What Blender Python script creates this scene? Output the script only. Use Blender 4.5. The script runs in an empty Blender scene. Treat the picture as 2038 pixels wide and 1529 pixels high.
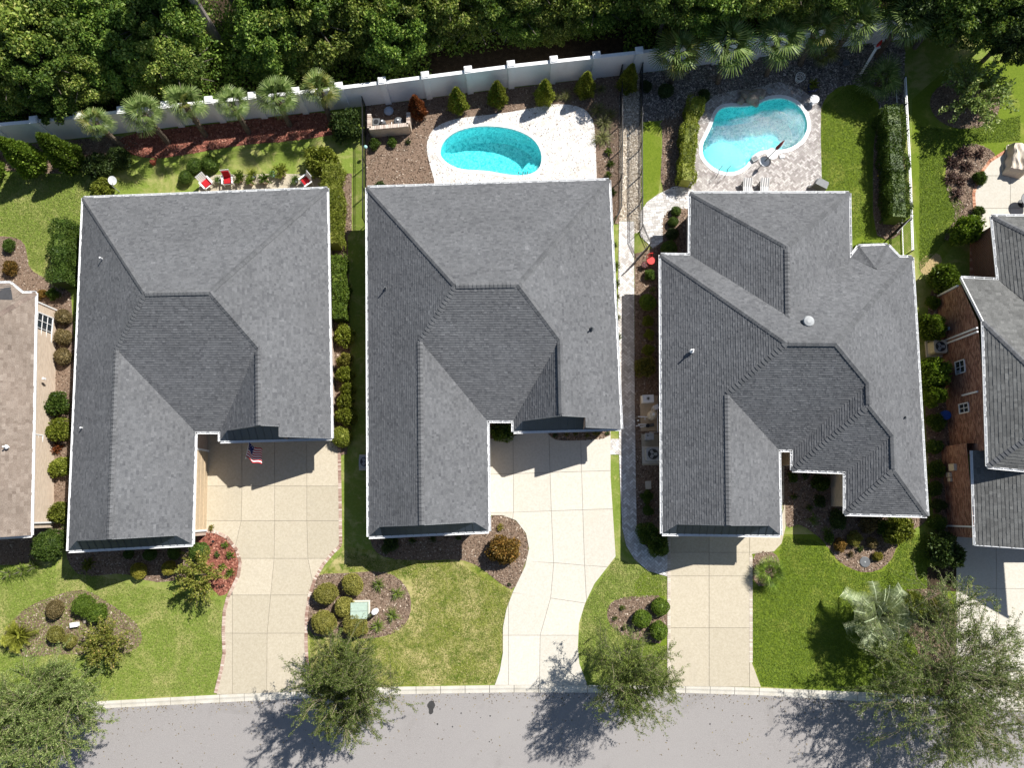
import bpy, bmesh, math, random
import numpy as np
from mathutils import Vector, Matrix, Euler
from mathutils.geometry import tessellate_polygon
random.seed(7); RNG = np.random.default_rng(7)
SC = bpy.context.scene
COL = SC.collection

# ------------------------------------------------------------------ camera
F, H = 1550.0, 50.0                      # focal length in photo pixels, flying height in metres
T = math.atan(250 / F)                   # tilt away from straight down
CT, ST = math.cos(T), math.sin(T)
cam = bpy.data.cameras.new('camera'); camo = bpy.data.objects.new('camera', cam); COL.objects.link(camo)
cam.sensor_width = 36.0; cam.lens = F / 2038 * 36.0; cam.clip_end = 2000
camo.location = (0, 0, H); camo.rotation_euler = (T, 0, 0); SC.camera = camo
# ------------------------------------------------------------------ sky, sun, exposure
SUN_AZ, SUN_EL = math.radians(46.5), math.radians(50)
W = bpy.data.worlds.new('World'); SC.world = W; W.use_nodes = True
wn = W.node_tree; wn.nodes.clear()
sky = wn.nodes.new('ShaderNodeTexSky'); sky.sky_type = 'NISHITA'; sky.sun_disc = False
sky.sun_elevation = SUN_EL; sky.sun_rotation = SUN_AZ; sky.altitude = 10; sky.air_density = 1.0; sky.dust_density = 0.6
bg = wn.nodes.new('ShaderNodeBackground'); bg.inputs[1].default_value = 0.070
wo = wn.nodes.new('ShaderNodeOutputWorld')
wn.links.new(sky.outputs[0], bg.inputs[0]); wn.links.new(bg.outputs[0], wo.inputs[0])
sd = Vector((math.sin(SUN_AZ) * math.cos(SUN_EL), math.cos(SUN_AZ) * math.cos(SUN_EL), math.sin(SUN_EL)))
sl = bpy.data.lights.new('sun', 'SUN'); sl.energy = 5.0; sl.angle = math.radians(0.53); sl.color = (1.0, 0.968, 0.92)
so = bpy.data.objects.new('sun', sl); COL.objects.link(so); so.rotation_euler = sd.to_track_quat('Z', 'Y').to_euler(); so.location = sd * 90
SC.view_settings.view_transform = 'Standard'; SC.view_settings.look = 'None'
SC.view_settings.exposure = 0.60; SC.view_settings.gamma = 1.0; SC.view_settings.use_curve_mapping = False
SC.cycles.max_bounces = 8; SC.cycles.transparent_max_bounces = 24

# ------------------------------------------------------------------ map a spot of the lot survey (photo pixels) at height z to metres
def G(px, py, z=0.0):
    a = (px - 1019) / F; b = (764.5 - py) / F
    d = (a, ST + b * CT, -CT + b * ST); k = (z - H) / d[2]
    return Vector((d[0] * k, d[1] * k, z))
def MPP(px, py, z=0.0):                  # metres per pixel there
    p = G(px, py, z); return (p.y * ST - (z - H) * CT) / F

# ------------------------------------------------------------------ objects
def props(o, label=None, cat=None, group=None, kind=None, category=None):
    cat = cat or category
    if label: o['label'] = label
    if cat: o['category'] = cat
    if group: o['group'] = group
    if kind: o['kind'] = kind
    return o
def link(name, me, mat=None, parent=None, **k):
    o = bpy.data.objects.new(name, me); COL.objects.link(o)
    if parent is not None: o.parent = parent
    if mat is not None and me is not None:
        if len(me.materials) == 0: me.materials.append(mat)
        elif me.materials[0] != mat:
            o.material_slots[0].link = 'OBJECT'; o.material_slots[0].material = mat
    return props(o, **k)
def thing(name, label, cat, loc=(0, 0, 0), rz=0.0, group=None):
    o = bpy.data.objects.new(name, None); COL.objects.link(o); o.empty_display_size = 0.2
    o.location = loc; o.rotation_euler = (0, 0, rz)
    return props(o, label, cat, group)
def qmesh(name, V, Q, tone=None, smooth=False):      # quads (or tris) from numpy arrays
    me = bpy.data.meshes.new(name); n, k = Q.shape
    me.vertices.add(len(V)); me.vertices.foreach_set('co', np.ascontiguousarray(V, dtype=np.float32).ravel())
    me.loops.add(n * k); me.loops.foreach_set('vertex_index', np.ascontiguousarray(Q, dtype=np.int32).ravel())
    me.polygons.add(n); me.polygons.foreach_set('loop_start', np.arange(0, n * k, k, dtype=np.int32))
    me.polygons.foreach_set('loop_total', np.full(n, k, dtype=np.int32))
    if smooth: me.polygons.foreach_set('use_smooth', np.ones(n, dtype=bool))
    me.update(calc_edges=True)
    if tone is not None:
        a = me.attributes.new('tone', 'FLOAT', 'FACE'); a.data.foreach_set('value', np.asarray(tone, dtype=np.float32))
    return me
class MB:
    def __init__(s): s.v = []; s.f = []; s.t = []
    def add(s, v, f, t=None):
        b = len(s.v); s.v += [tuple(p) for p in v]; s.f += [tuple(b + i for i in q) for q in f]
        s.t += [random.random() if t is None else t] * len(f); return s
    def box(s, c, d, rz=0.0, R=None, t=None):
        M = R if R is not None else Matrix.Rotation(rz, 3, 'Z'); c = Vector(c); x, y, z = d[0] / 2, d[1] / 2, d[2] / 2
        v = [c + M @ Vector((i * x, j * y, k * z)) for k in (-1, 1) for j in (-1, 1) for i in (-1, 1)]
        return s.add(v, [(0, 2, 3, 1), (4, 5, 7, 6), (0, 1, 5, 4), (2, 6, 7, 3), (0, 4, 6, 2), (1, 3, 7, 5)], t)
    def bar(s, a, b, w, h, t=None):      # box from a to b
        a = Vector(a); b = Vector(b); d = b - a; L = d.length
        if L < 1e-6: return s
        R = d.to_track_quat('X', 'Z').to_matrix(); return s.box((a + b) / 2, (L, w, h), R=R, t=t)
    def prism(s, poly, z0, z1, t=None, bottom=False):
        P = [(p[0], p[1]) for p in poly]; n = len(P)
        if sum(P[i][0] * P[(i + 1) % n][1] - P[(i + 1) % n][0] * P[i][1] for i in range(n)) < 0: P = P[::-1]
        tr = tris(P); v = [(x, y, z1) for x, y in P] + [(x, y, z0) for x, y in P]
        f = [tuple(q) for q in tr] + [(n + i, n + (i + 1) % n, (i + 1) % n, i) for i in range(n)]
        if bottom: f += [tuple(n + i for i in q[::-1]) for q in tr]
        return s.add(v, f, t)
    def tube(s, pts, r, n=6, cap=True, t=None):
        pts = [Vector(p) for p in pts]; r = r if hasattr(r, '__len__') else [r] * len(pts)
        v = []; f = []
        for i, p in enumerate(pts):
            d = (pts[min(i + 1, len(pts) - 1)] - pts[max(i - 1, 0)])
            d = d.normalized() if d.length > 1e-9 else Vector((0, 0, 1))
            q = d.orthogonal().normalized() if abs(d.z) > .95 else Vector((0, 0, 1)).cross(d).normalized()
            w = d.cross(q)
            if i and (q.dot(lq) < 0): q, w = -q, -w
            lq = q
            v += [p + (q * math.cos(6.28318 * k / n) + w * math.sin(6.28318 * k / n)) * r[i] for k in range(n)]
        for i in range(len(pts) - 1):
            f += [(i * n + k, i * n + (k + 1) % n, (i + 1) * n + (k + 1) % n, (i + 1) * n + k) for k in range(n)]
        if cap: f += [tuple(range(n))[::-1], tuple((len(pts) - 1) * n + k for k in range(n))]
        return s.add(v, f, t)
    def lathe(s, prof, n=16, c=(0, 0, 0), t=None):
        v = []; f = []
        for r, z in prof: v += [(c[0] + r * math.cos(6.28318 * k / n), c[1] + r * math.sin(6.28318 * k / n), c[2] + z) for k in range(n)]
        for i in range(len(prof) - 1):
            f += [(i * n + k, i * n + (k + 1) % n, (i + 1) * n + (k + 1) % n, (i + 1) * n + k) for k in range(n)]
        f += [tuple(range(n))[::-1], tuple((len(prof) - 1) * n + k for k in range(n))]
        return s.add(v, f, t)
    def mesh(s, name, off=None, smooth=False):
        me = bpy.data.meshes.new(name)
        V = s.v if off is None else [(p[0] - off[0], p[1] - off[1], p[2] - off[2]) for p in s.v]
        me.from_pydata(V, [], s.f); me.update()
        a = me.attributes.new('tone', 'FLOAT', 'FACE'); a.data.foreach_set('value', np.array(s.t, dtype=np.float32))
        if smooth: me.polygons.foreach_set('use_smooth', np.ones(len(me.polygons), dtype=bool))
        return me
    def build(s, name, mat, parent=None, off=None, smooth=False, **k):
        return link(name, s.mesh(name, off, smooth), mat, parent, **k)
def tris(P): return [t if (P[t[1]][0] - P[t[0]][0]) * (P[t[2]][1] - P[t[0]][1]) - (P[t[1]][1] - P[t[0]][1]) * (P[t[2]][0] - P[t[0]][0]) > 0 else t[::-1]
                     for t in map(tuple, tessellate_polygon([[Vector((p[0], p[1], 0)) for p in P]]))]
def clip_half(P, a, b, c):               # keep a*x+b*y<=c
    o = []
    for i in range(len(P)):
        p, q = P[i], P[(i + 1) % len(P)]; dp = a * p[0] + b * p[1] - c; dq = a * q[0] + b * q[1] - c
        if dp <= 0: o.append(p)
        if (dp < 0 < dq) or (dq < 0 < dp):
            k = dp / (dp - dq); o.append((p[0] + (q[0] - p[0]) * k, p[1] + (q[1] - p[1]) * k))
    return o
def clip_tri(P, t):                      # t counter-clockwise
    for i in range(3):
        (x0, y0), (x1, y1) = t[i], t[(i + 1) % 3]
        P = clip_half(P, (y1 - y0), -(x1 - x0), (y1 - y0) * x0 - (x1 - x0) * y0)
        if len(P) < 3: return []
    return P
def inside(P, x, y):
    c = False; n = len(P); j = n - 1
    for i in range(n):
        if (P[i][1] > y) != (P[j][1] > y) and x < (P[j][0] - P[i][0]) * (y - P[i][1]) / (P[j][1] - P[i][1]) + P[i][0]: c = not c
        j = i
    return c
def smooth_poly(P, it=2):                # Chaikin, closed
    for _ in range(it):
        o = []
        for i in range(len(P)):
            p, q = P[i], P[(i + 1) % len(P)]
            o += [(p[0] * .75 + q[0] * .25, p[1] * .75 + q[1] * .25), (p[0] * .25 + q[0] * .75, p[1] * .25 + q[1] * .75)]
        P = o
    return P
def gp(pts, z=0.0): return [tuple(G(x, y, z)[:2]) for x, y in pts]
def inset(P, d):                         # offset a polygon inwards by d
    n = len(P); A = sum(P[i][0] * P[(i + 1) % n][1] - P[(i + 1) % n][0] * P[i][1] for i in range(n))
    if A < 0: P = P[::-1]
    o = []
    for i in range(n):
        a, b, c = Vector(P[i - 1][:2]), Vector(P[i][:2]), Vector(P[(i + 1) % n][:2])
        u = (b - a).normalized(); w = (c - b).normalized(); nu = Vector((-u.y, u.x)); nw = Vector((-w.y, w.x))
        k = 1 + nu.dot(nw); m = (nu + nw) / max(k, .25); o.append(tuple(b + m * d))
    return o
def scatter(P, n):                       # n random points in polygon
    t = tris(P); A = np.array([abs((P[b][0] - P[a][0]) * (P[c][1] - P[a][1]) - (P[b][1] - P[a][1]) * (P[c][0] - P[a][0])) for a, b, c in t])
    k = RNG.choice(len(t), n, p=A / A.sum()); r1 = np.sqrt(RNG.random(n)); r2 = RNG.random(n); Q = np.array([[P[i] for i in q] for q in t])
    return Q[k, 0] * (1 - r1)[:, None] + Q[k, 1] * (r1 * (1 - r2))[:, None] + Q[k, 2] * (r1 * r2)[:, None]
def area(P): return abs(sum(P[i][0] * P[(i + 1) % len(P)][1] - P[(i + 1) % len(P)][0] * P[i][1] for i in range(len(P)))) / 2

# ------------------------------------------------------------------ materials
def base_mat(name, rough=.85, spec=.2):
    m = bpy.data.materials.new(name); m.use_nodes = True; nt = m.node_tree; b = nt.nodes['Principled BSDF']
    b.inputs['Roughness'].default_value = rough; b.inputs['Specular IOR Level'].default_value = spec
    return m, nt, b
def N(nt, t, **k):
    n = nt.nodes.new('ShaderNode' + t)
    for a, v in k.items(): setattr(n, a, v)
    return n
def ramp(nt, fac, cols):
    r = N(nt, 'ValToRGB'); e = r.color_ramp.elements
    while len(e) < len(cols): e.new(.5)
    for i, (p, c) in enumerate(cols): e[i].position = p; e[i].color = (*c, 1)
    nt.links.new(fac, r.inputs[0]); return r.outputs[0]
def noise(nt, scale, detail=3, rough=.55, dist=0.0, vec=None):
    if vec is None: vec = N(nt, 'NewGeometry').outputs['Position']
    n = N(nt, 'TexNoise'); n.inputs['Scale'].default_value = scale; n.inputs['Detail'].default_value = detail
    n.inputs['Roughness'].default_value = rough; n.inputs['Distortion'].default_value = dist
    nt.links.new(vec, n.inputs['Vector']); return n.outputs[0]
def mix(nt, a, b, fac, mode='MIX'):
    m = N(nt, 'Mix', data_type='RGBA', blend_type=mode)
    for s, v in ((0, fac), (6, a), (7, b)):
        if isinstance(v, (int, float)): m.inputs[s].default_value = v
        elif isinstance(v, tuple): m.inputs[s].default_value = (*v, 1)
        else: nt.links.new(v, m.inputs[s])
    return m.outputs[2]
def bump(nt, b, h, strength=.4, dist=.02):
    n = N(nt, 'Bump'); n.inputs['Strength'].default_value = strength; n.inputs['Distance'].default_value = dist
    nt.links.new(h, n.inputs['Height']); nt.links.new(n.outputs[0], b.inputs['Normal'])
def per_object(m, lo=.90, hi=1.05):                 # each slab its own shade
    nt = m.node_tree; b = nt.nodes['Principled BSDF']; s = b.inputs['Base Color'].links[0].from_socket; oi = N(nt, 'ObjectInfo')
    nt.links.new(mix(nt, s, ramp(nt, oi.outputs['Random'], [(0, (lo, lo, lo * .985)), (1, (hi, hi, hi))]), 1.0, 'MULTIPLY'), b.inputs['Base Color']); return m
def plain(name, c, rough=.6, spec=.3, var=.12, scale=6, metal=0.0):
    m, nt, b = base_mat(name, rough, spec); b.inputs['Metallic'].default_value = metal
    n = noise(nt, scale, 4); lo = tuple(x * (1 - var) for x in c); hi = tuple(min(1, x * (1 + var)) for x in c)
    nt.links.new(ramp(nt, n, [(.3, lo), (.7, hi)]), b.inputs['Base Color']); return m
def speck(name, cols, s1, s2, k=.5, rough=.9, bs=.4, bd=.02, patch=None):   # two noise octaves, optional large patches (scale, colour, lo, hi)
    m, nt, b = base_mat(name, rough, .12)
    a = noise(nt, s1, 5, .6); c = noise(nt, s2, 2, .6)
    f = N(nt, 'Mix', data_type='FLOAT'); f.inputs[0].default_value = k; nt.links.new(a, f.inputs[2]); nt.links.new(c, f.inputs[3])
    col = ramp(nt, f.outputs[0], cols)
    for pt in (patch or []):
        q = ramp(nt, noise(nt, pt[0], 9, .68, .6), [(pt[2], (0, 0, 0)), (pt[3], (1, 1, 1))]); col = mix(nt, col, pt[1], q, pt[4] if len(pt) > 4 else 'MIX')
    nt.links.new(col, b.inputs['Base Color']); bump(nt, b, c, bs, bd); return m
def toned(name, cols, rough=.85, spec=.15, s=30, amt=.35, patch=None):      # colour from the per-face attribute 'tone' plus fine grain
    m, nt, b = base_mat(name, rough, spec); at = N(nt, 'Attribute'); at.attribute_name = 'tone'
    col = ramp(nt, at.outputs['Fac'], cols)
    g = ramp(nt, noise(nt, s, 3), [(.3, (1 - amt,) * 3), (.7, (1 + amt * .6,) * 3)]); col = mix(nt, col, g, 1.0, 'MULTIPLY')
    if patch: col = mix(nt, col, ramp(nt, noise(nt, patch[0], 4, .6), [(.35, (1 - patch[1],) * 3), (.65, (1 + patch[1],) * 3)]), 1.0, 'MULTIPLY')
    nt.links.new(col, b.inputs['Base Color']); return m
def leafm(name, cols, trans=.3, rough=.5, objvar=.25, spec=.25):
    m, nt, b = base_mat(name, rough, spec); g = N(nt, 'NewGeometry'); col = ramp(nt, g.outputs['Random Per Island'], cols)
    oi = N(nt, 'ObjectInfo'); v = ramp(nt, oi.outputs['Random'], [(0, (1 - objvar,) * 3), (1, (1 + objvar,) * 3)])
    col = mix(nt, col, v, 1.0, 'MULTIPLY'); nt.links.new(col, b.inputs['Base Color'])
    t = N(nt, 'BsdfTranslucent'); nt.links.new(mix(nt, col, (1.25, 1.25, .7), 1.0, 'MULTIPLY'), t.inputs[0])
    s = N(nt, 'MixShader'); s.inputs[0].default_value = trans
    nt.links.new(b.outputs[0], s.inputs[1]); nt.links.new(t.outputs[0], s.inputs[2])
    nt.links.new(s.outputs[0], nt.nodes['Material Output'].inputs[0]); return m
m_lawn = speck('lawn_mixed', [(.28, (.10, .15, .022)), (.5, (.175, .235, .038)), (.72, (.265, .31, .075))], 7, 30, .6, bs=.8, bd=.05,
               patch=[(.35, (.40, .36, .15), .50, .68), (2.2, (.37, .34, .13), .55, .72), (.8, (.10, .15, .018), .58, .80)])
m_dry = speck('lawn_dry', [(.28, (.10, .13, .018)), (.5, (.19, .215, .036)), (.72, (.29, .30, .08))], 7, 30, .6, bs=.8, bd=.05,
              patch=[(.45, (.42, .36, .16), .45, .60), (1.6, (.085, .13, .014), .48, .62), (5, (.40, .35, .15), .56, .70)])
m_lush = speck('lawn_lush', [(.28, (.075, .125, .010)), (.5, (.135, .19, .016)), (.74, (.20, .25, .032))], 6, 30, .6, bs=.8, bd=.05,
               patch=[(.5, (.27, .28, .06), .50, .72), (2.5, (.095, .14, .014), .56, .76)])
m_floor = speck('leaf_litter', [(.3, (.018, .013, .008)), (.55, (.06, .042, .026)), (.75, (.15, .11, .07))], 3, 18, .5, bs=.8, bd=.08)
m_mulch = speck('bark_mulch', [(.28, (.085, .055, .038)), (.5, (.21, .145, .103)), (.72, (.35, .265, .20))], 8, 26, .6, bs=1, bd=.05, patch=[(.8, (.17, .13, .095), .56, .75)])
m_redmulch = speck('red_mulch', [(.28, (.075, .026, .018)), (.5, (.25, .09, .06)), (.72, (.42, .19, .13))], 8, 26, .6, bs=1, bd=.05)
m_gravel = speck('river_gravel', [(.3, (.05, .042, .038)), (.5, (.19, .16, .14)), (.7, (.42, .37, .32))], 8, 22, .7, bs=1, bd=.06)
m_pale_gravel = speck('pale_gravel', [(.3, (.16, .12, .085)), (.5, (.45, .38, .29)), (.7, (.72, .64, .52))], 8, 22, .7, bs=1, bd=.06)
m_road = speck('asphalt', [(.3, (.20, .185, .175)), (.5, (.265, .247, .235)), (.7, (.335, .314, .30))], 20, 34, .6, bs=.4, bd=.01, patch=[(.07, (.29, .272, .258), .4, .7), (.35, (.215, .20, .188), .56, .74), (45, (.46, .44, .43), .62, .70)])
m_conc_tan = speck('tan_concrete', [(.3, (.375, .325, .24)), (.5, (.45, .395, .30)), (.72, (.52, .468, .365))], 8, 26, .4, bs=.15, bd=.006, patch=[(.35, (.40, .355, .275), .55, .9), (14, (.34, .29, .21), .66, .78), (1.3, (.37, .33, .26), .64, .85)]); per_object(m_conc_tan)
m_conc_white = speck('pale_concrete', [(.3, (.455, .42, .35)), (.5, (.53, .495, .425)), (.72, (.595, .565, .50))], 8, 26, .4, bs=.15, bd=.006, patch=[(.3, (.54, .485, .39), .55, .95), (14, (.46, .40, .31), .68, .8), (1.3, (.50, .45, .37), .64, .88)]); per_object(m_conc_white)
m_curb = speck('kerb_concrete', [(.3, (.44, .40, .32)), (.5, (.56, .52, .44)), (.72, (.66, .62, .55))], 1.5, 20, .4, bs=.15, bd=.006)
m_joint = plain('dark_joint', (.21, .185, .155), .95, .1)
m_white = plain('white_trim', (.78, .78, .77), .5, .3, .05)
m_wall_white = speck('white_stucco', [(.3, (.74, .745, .75)), (.5, (.80, .805, .81)), (.72, (.84, .845, .85))], .5, 12, .3, bs=.2, bd=.01, patch=[(.35, (.66, .665, .65), .56, .8), (1.8, (.60, .60, .57), .62, .8)])
m_black = plain('black_metal', (.016, .016, .018), .4, .4)
m_metalroof = plain('dark_standing_seam', (.030, .040, .058), .34, .5, .15, 2)
m_trim = plain('grey_trim', (.16, .165, .17), .7, .2)
m_pale_joint = plain('pale_joint', (.52, .47, .41), .95, .1)
m_deck = plain('roof_felt', (.06, .06, .062), .95, .1)
GREY = [(0, (.066, .067, .071)), (.2, (.09, .092, .097)), (.5, (.122, .124, .128)), (.8, (.152, .154, .158)), (1, (.184, .187, .191))]
m_shingle = toned('charcoal_shingle', GREY, s=22, amt=.25, patch=(.35, .08))
m_shingle4 = toned('weathered_grey_shingle', [(0, (.075, .075, .072)), (.5, (.13, .13, .124)), (1, (.20, .20, .19))], s=22, amt=.32, patch=(.35, .10))
m_shingle0 = toned('brown_pink_shingle', [(0, (.13, .10, .08)), (.4, (.195, .155, .125)), (.75, (.25, .205, .168)), (1, (.33, .28, .235))], s=22, amt=.3, patch=(.35, .10))
m_cap = toned('ridge_shingle', [(0, (.10, .102, .105)), (1, (.138, .14, .143))], s=18, amt=.3)
m_cap0 = toned('ridge_shingle_brown', [(0, (.16, .12, .10)), (1, (.28, .22, .18))], s=18, amt=.3)
def brickm(name, c1, c2, mo):
    m, nt, b = base_mat(name, .9, .1); tc = N(nt, 'TexCoord'); sx = N(nt, 'SeparateXYZ'); nt.links.new(N(nt, 'NewGeometry').outputs['Position'], sx.inputs[0])
    ad = N(nt, 'Math', operation='ADD'); nt.links.new(sx.outputs[0], ad.inputs[0]); nt.links.new(sx.outputs[1], ad.inputs[1])
    cx = N(nt, 'CombineXYZ'); nt.links.new(ad.outputs[0], cx.inputs[0]); nt.links.new(sx.outputs[2], cx.inputs[1])
    br = N(nt, 'TexBrick'); br.inputs['Scale'].default_value = 1.0; br.inputs['Brick Width'].default_value = .22; br.inputs['Row Height'].default_value = .08; br.inputs['Mortar Size'].default_value = .008
    br.inputs['Color1'].default_value = (*c1, 1); br.inputs['Color2'].default_value = (*c2, 1); br.inputs['Mortar'].default_value = (*mo, 1)
    nt.links.new(cx.outputs[0], br.inputs['Vector']); nt.links.new(br.outputs[0], b.inputs['Base Color']); bump(nt, b, br.outputs['Fac'], -.4, .008); return m
m_brick_pale = brickm('pale_pink_brick', (.52, .40, .32), (.42, .30, .23), (.50, .46, .41))
m_brick_cream = brickm('cream_brick', (.62, .50, .38), (.50, .39, .29), (.56, .50, .43))
m_mortar = plain('mortar', (.30, .26, .22), .95, .1)
m_redbrick = toned('red_brick', [(0, (.18, .085, .06)), (.5, (.32, .16, .11)), (1, (.46, .27, .19))], s=25, amt=.25)
m_edgebrick = toned('edging_brick', [(0, (.26, .16, .12)), (.5, (.42, .30, .24)), (1, (.60, .50, .42))], s=25, amt=.2)
m_orangebrick = toned('orange_brick', [(0, (.30, .12, .07)), (.5, (.46, .22, .13)), (1, (.60, .36, .24))], s=25, amt=.2)
m_travertine = toned('white_travertine', [(0, (.56, .525, .475)), (.3, (.65, .625, .585)), (1, (.73, .71, .675))], .7, .2, s=14, amt=.12)
m_paver_grey = toned('grey_pink_paver', [(0, (.28, .25, .235)), (.5, (.42, .385, .36)), (1, (.60, .565, .535))], s=18, amt=.18)
m_paver_walk = toned('pale_walk_paver', [(0, (.42, .39, .36)), (.5, (.60, .575, .54)), (1, (.74, .72, .69))], s=18, amt=.16)
m_glass = plain('window_glass', (.03, .04, .05), .06, .8, .1)
m_bark = speck('grey_bark', [(.3, (.06, .05, .04)), (.55, (.16, .135, .11)), (.75, (.28, .25, .21))], 5, 22, .6, bs=.8, bd=.03)
m_pinebark = speck('pine_bark', [(.3, (.18, .155, .14)), (.55, (.33, .29, .265)), (.75, (.48, .44, .41))], 4, 20, .6, bs=.8, bd=.03)
m_twig = plain('pale_twig', (.26, .22, .15), .9, .1)
m_palmtrunk = speck('palm_trunk', [(.3, (.05, .038, .028)), (.55, (.17, .135, .10)), (.75, (.34, .28, .21))], 6, 26, .5, bs=1, bd=.05)
L_wood = leafm('leaf_wood', [(0, (.06, .105, .02)), (.5, (.10, .165, .03)), (.85, (.18, .245, .048)), (1, (.30, .33, .09))], .35, objvar=.3)
L_woodY = leafm('leaf_wood_yellowish', [(0, (.075, .12, .02)), (.5, (.165, .225, .038)), (.85, (.28, .33, .068)), (1, (.42, .41, .13))], .32, objvar=.35)
L_woodB = leafm('leaf_wood_fresh', [(0, (.055, .11, .018)), (.5, (.13, .22, .034)), (.85, (.23, .33, .055)), (1, (.35, .42, .10))], .32, objvar=.3)
L_woodO = leafm('leaf_wood_autumn', [(0, (.08, .075, .02)), (.5, (.17, .155, .035)), (.85, (.29, .24, .06)), (1, (.42, .27, .10))], .3, objvar=.3)
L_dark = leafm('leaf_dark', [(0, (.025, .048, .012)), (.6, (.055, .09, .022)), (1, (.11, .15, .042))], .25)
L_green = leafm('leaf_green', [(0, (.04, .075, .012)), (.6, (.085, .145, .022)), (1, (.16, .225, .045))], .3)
L_bright = leafm('leaf_bright', [(0, (.06, .105, .012)), (.6, (.125, .20, .022)), (1, (.23, .31, .05))], .33)
L_olive = leafm('leaf_olive', [(0, (.14, .14, .028)), (.6, (.26, .245, .052)), (1, (.40, .37, .105))], .28)
L_lime = leafm('leaf_lime', [(0, (.10, .13, .014)), (.6, (.21, .245, .03)), (1, (.35, .37, .075))], .32)
L_yellow = leafm('leaf_yellow', [(0, (.16, .15, .02)), (.6, (.32, .29, .04)), (1, (.50, .46, .09))], .3)
L_brown = leafm('leaf_bronze', [(0, (.11, .085, .032)), (.6, (.22, .165, .07)), (1, (.34, .27, .125))], .2)
L_rust = leafm('leaf_rust', [(0, (.12, .035, .012)), (.6, (.25, .075, .025)), (1, (.36, .14, .05))], .2)
L_orange = leafm('leaf_orange', [(0, (.10, .07, .015)), (.5, (.20, .13, .03)), (1, (.36, .19, .05))], .25)
L_palm = leafm('leaf_palm', [(0, (.08, .13, .028)), (.6, (.15, .215, .055)), (1, (.28, .34, .12))], .25, .45)
L_palmY = leafm('leaf_palm_yellow', [(0, (.12, .14, .025)), (.6, (.22, .235, .05)), (1, (.36, .33, .12))], .25, .45)
L_cycad = leafm('leaf_cycad', [(0, (.20, .22, .03)), (.6, (.34, .36, .05)), (1, (.50, .50, .11))], .25, .45)
L_plum = leafm('leaf_plum', [(0, (.06, .035, .03)), (.6, (.13, .075, .065)), (1, (.22, .14, .11))], .2)
L_silver = leafm('leaf_silver', [(0, (.25, .30, .17)), (.6, (.40, .46, .28)), (1, (.60, .64, .43))], .2, .5)
L_elm = leafm('leaf_elm', [(0, (.08, .125, .03)), (.5, (.17, .235, .062)), (.85, (.28, .34, .11)), (1, (.42, .45, .19))], .3)
L_elmG = leafm('leaf_elm_green', [(0, (.07, .115, .023)), (.5, (.165, .23, .05)), (.85, (.27, .33, .085)), (1, (.40, .43, .16))], .3)
L_myrtle = leafm('leaf_myrtle', [(0, (.11, .135, .02)), (.5, (.225, .25, .042)), (.85, (.35, .35, .075)), (1, (.46, .33, .11))], .3)
L_grass = leafm('leaf_blade', [(0, (.10, .12, .03)), (.6, (.20, .21, .07)), (1, (.34, .32, .14))], .3)
L_lily = leafm('leaf_lily', [(0, (.08, .125, .018)), (.6, (.15, .21, .035)), (1, (.26, .31, .07))], .3)
m_red = plain('red_paint', (.50, .03, .025), .5, .3)
m_redcloth = plain('red_cushion', (.42, .02, .025), .9, .1)
m_blue = plain('blue_plastic', (.03, .10, .38), .45, .4)
m_navy = plain('navy_glaze', (.012, .018, .07), .2, .6)
m_grey = plain('grey_plastic', (.34, .35, .35), .55, .3)
m_greyd = plain('dark_grey_plastic', (.10, .105, .11), .5, .35)
m_beige = plain('beige_paint', (.55, .49, .38), .55, .3)
m_tan = plain('tan_door', (.50, .39, .26), .6, .25)
m_box_green = plain('pale_green_steel', (.36, .45, .37), .5, .35)
m_teal = plain('teal_glaze', (.35, .60, .58), .3, .5)
m_rock = speck('fieldstone', [(.3, (.16, .13, .10)), (.5, (.32, .27, .22)), (.72, (.48, .42, .36))], 4, 18, .5, bs=.6, bd=.03)
# ================================================================== SETTING
POOL2 = smooth_poly([(876, 302), (880, 287), (890, 275), (905, 264), (930, 255), (960, 251), (1000, 253), (1030, 260), (1055, 272), (1070, 287), (1078, 307), (1077, 327), (1069, 340), (1055, 347), (1030, 350), (1000, 346), (975, 341), (950, 339), (925, 338), (905, 333), (888, 323), (878, 312)], 1)
POOL3 = smooth_poly([(1424, 228), (1434, 216), (1450, 212), (1471, 213), (1494, 211), (1510, 207), (1518, 202), (1534, 197), (1557, 195), (1578, 202), (1594, 216), (1604, 233), (1607, 254), (1600, 272), (1589, 285), (1570, 296), (1549, 299), (1518, 299), (1503, 306), (1494, 316), (1484, 331), (1466, 342), (1445, 344), (1424, 337), (1408, 324), (1398, 309), (1398, 288), (1408, 269), (1418, 248)], 1)
P2 = gp(POOL2); P3 = gp(POOL3); cop2 = inset(P2, -.24); cop3 = inset(P3, -.26)
def region(outer, holes=()):
    L = [[Vector((x, y, 0)) for x, y in outer]] + [[Vector((x, y, 0)) for x, y in h] for h in holes]
    pts = [p for l in L for p in l]; out = []
    for t in tessellate_polygon(L):
        q = [(pts[i].x, pts[i].y) for i in t]; a = (q[1][0] - q[0][0]) * (q[2][1] - q[0][1]) - (q[1][1] - q[0][1]) * (q[2][0] - q[0][0])
        if abs(a) > 1e-9: out.append(q if a > 0 else q[::-1])
    return out
def sheet(name, R, z, mat, parent=None, kind='structure', **k):
    m = MB()
    for q in R: m.add([(x, y, z) for x, y in q], [(0, 1, 2)])
    return m.build(name, mat, parent, kind=kind, **k)
KERB_N = [(-300, 1424), (209, 1396), (519, 1379), (780, 1368), (1019, 1364), (1361, 1365), (1518, 1370), (1782, 1381), (2038, 1398), (2400, 1424)]
KERB_S = [(-300, 1442), (222, 1410), (519, 1395), (777, 1383), (1019, 1379), (1356, 1380), (1519, 1385), (1753, 1399), (2038, 1416), (2400, 1442)]
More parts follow.
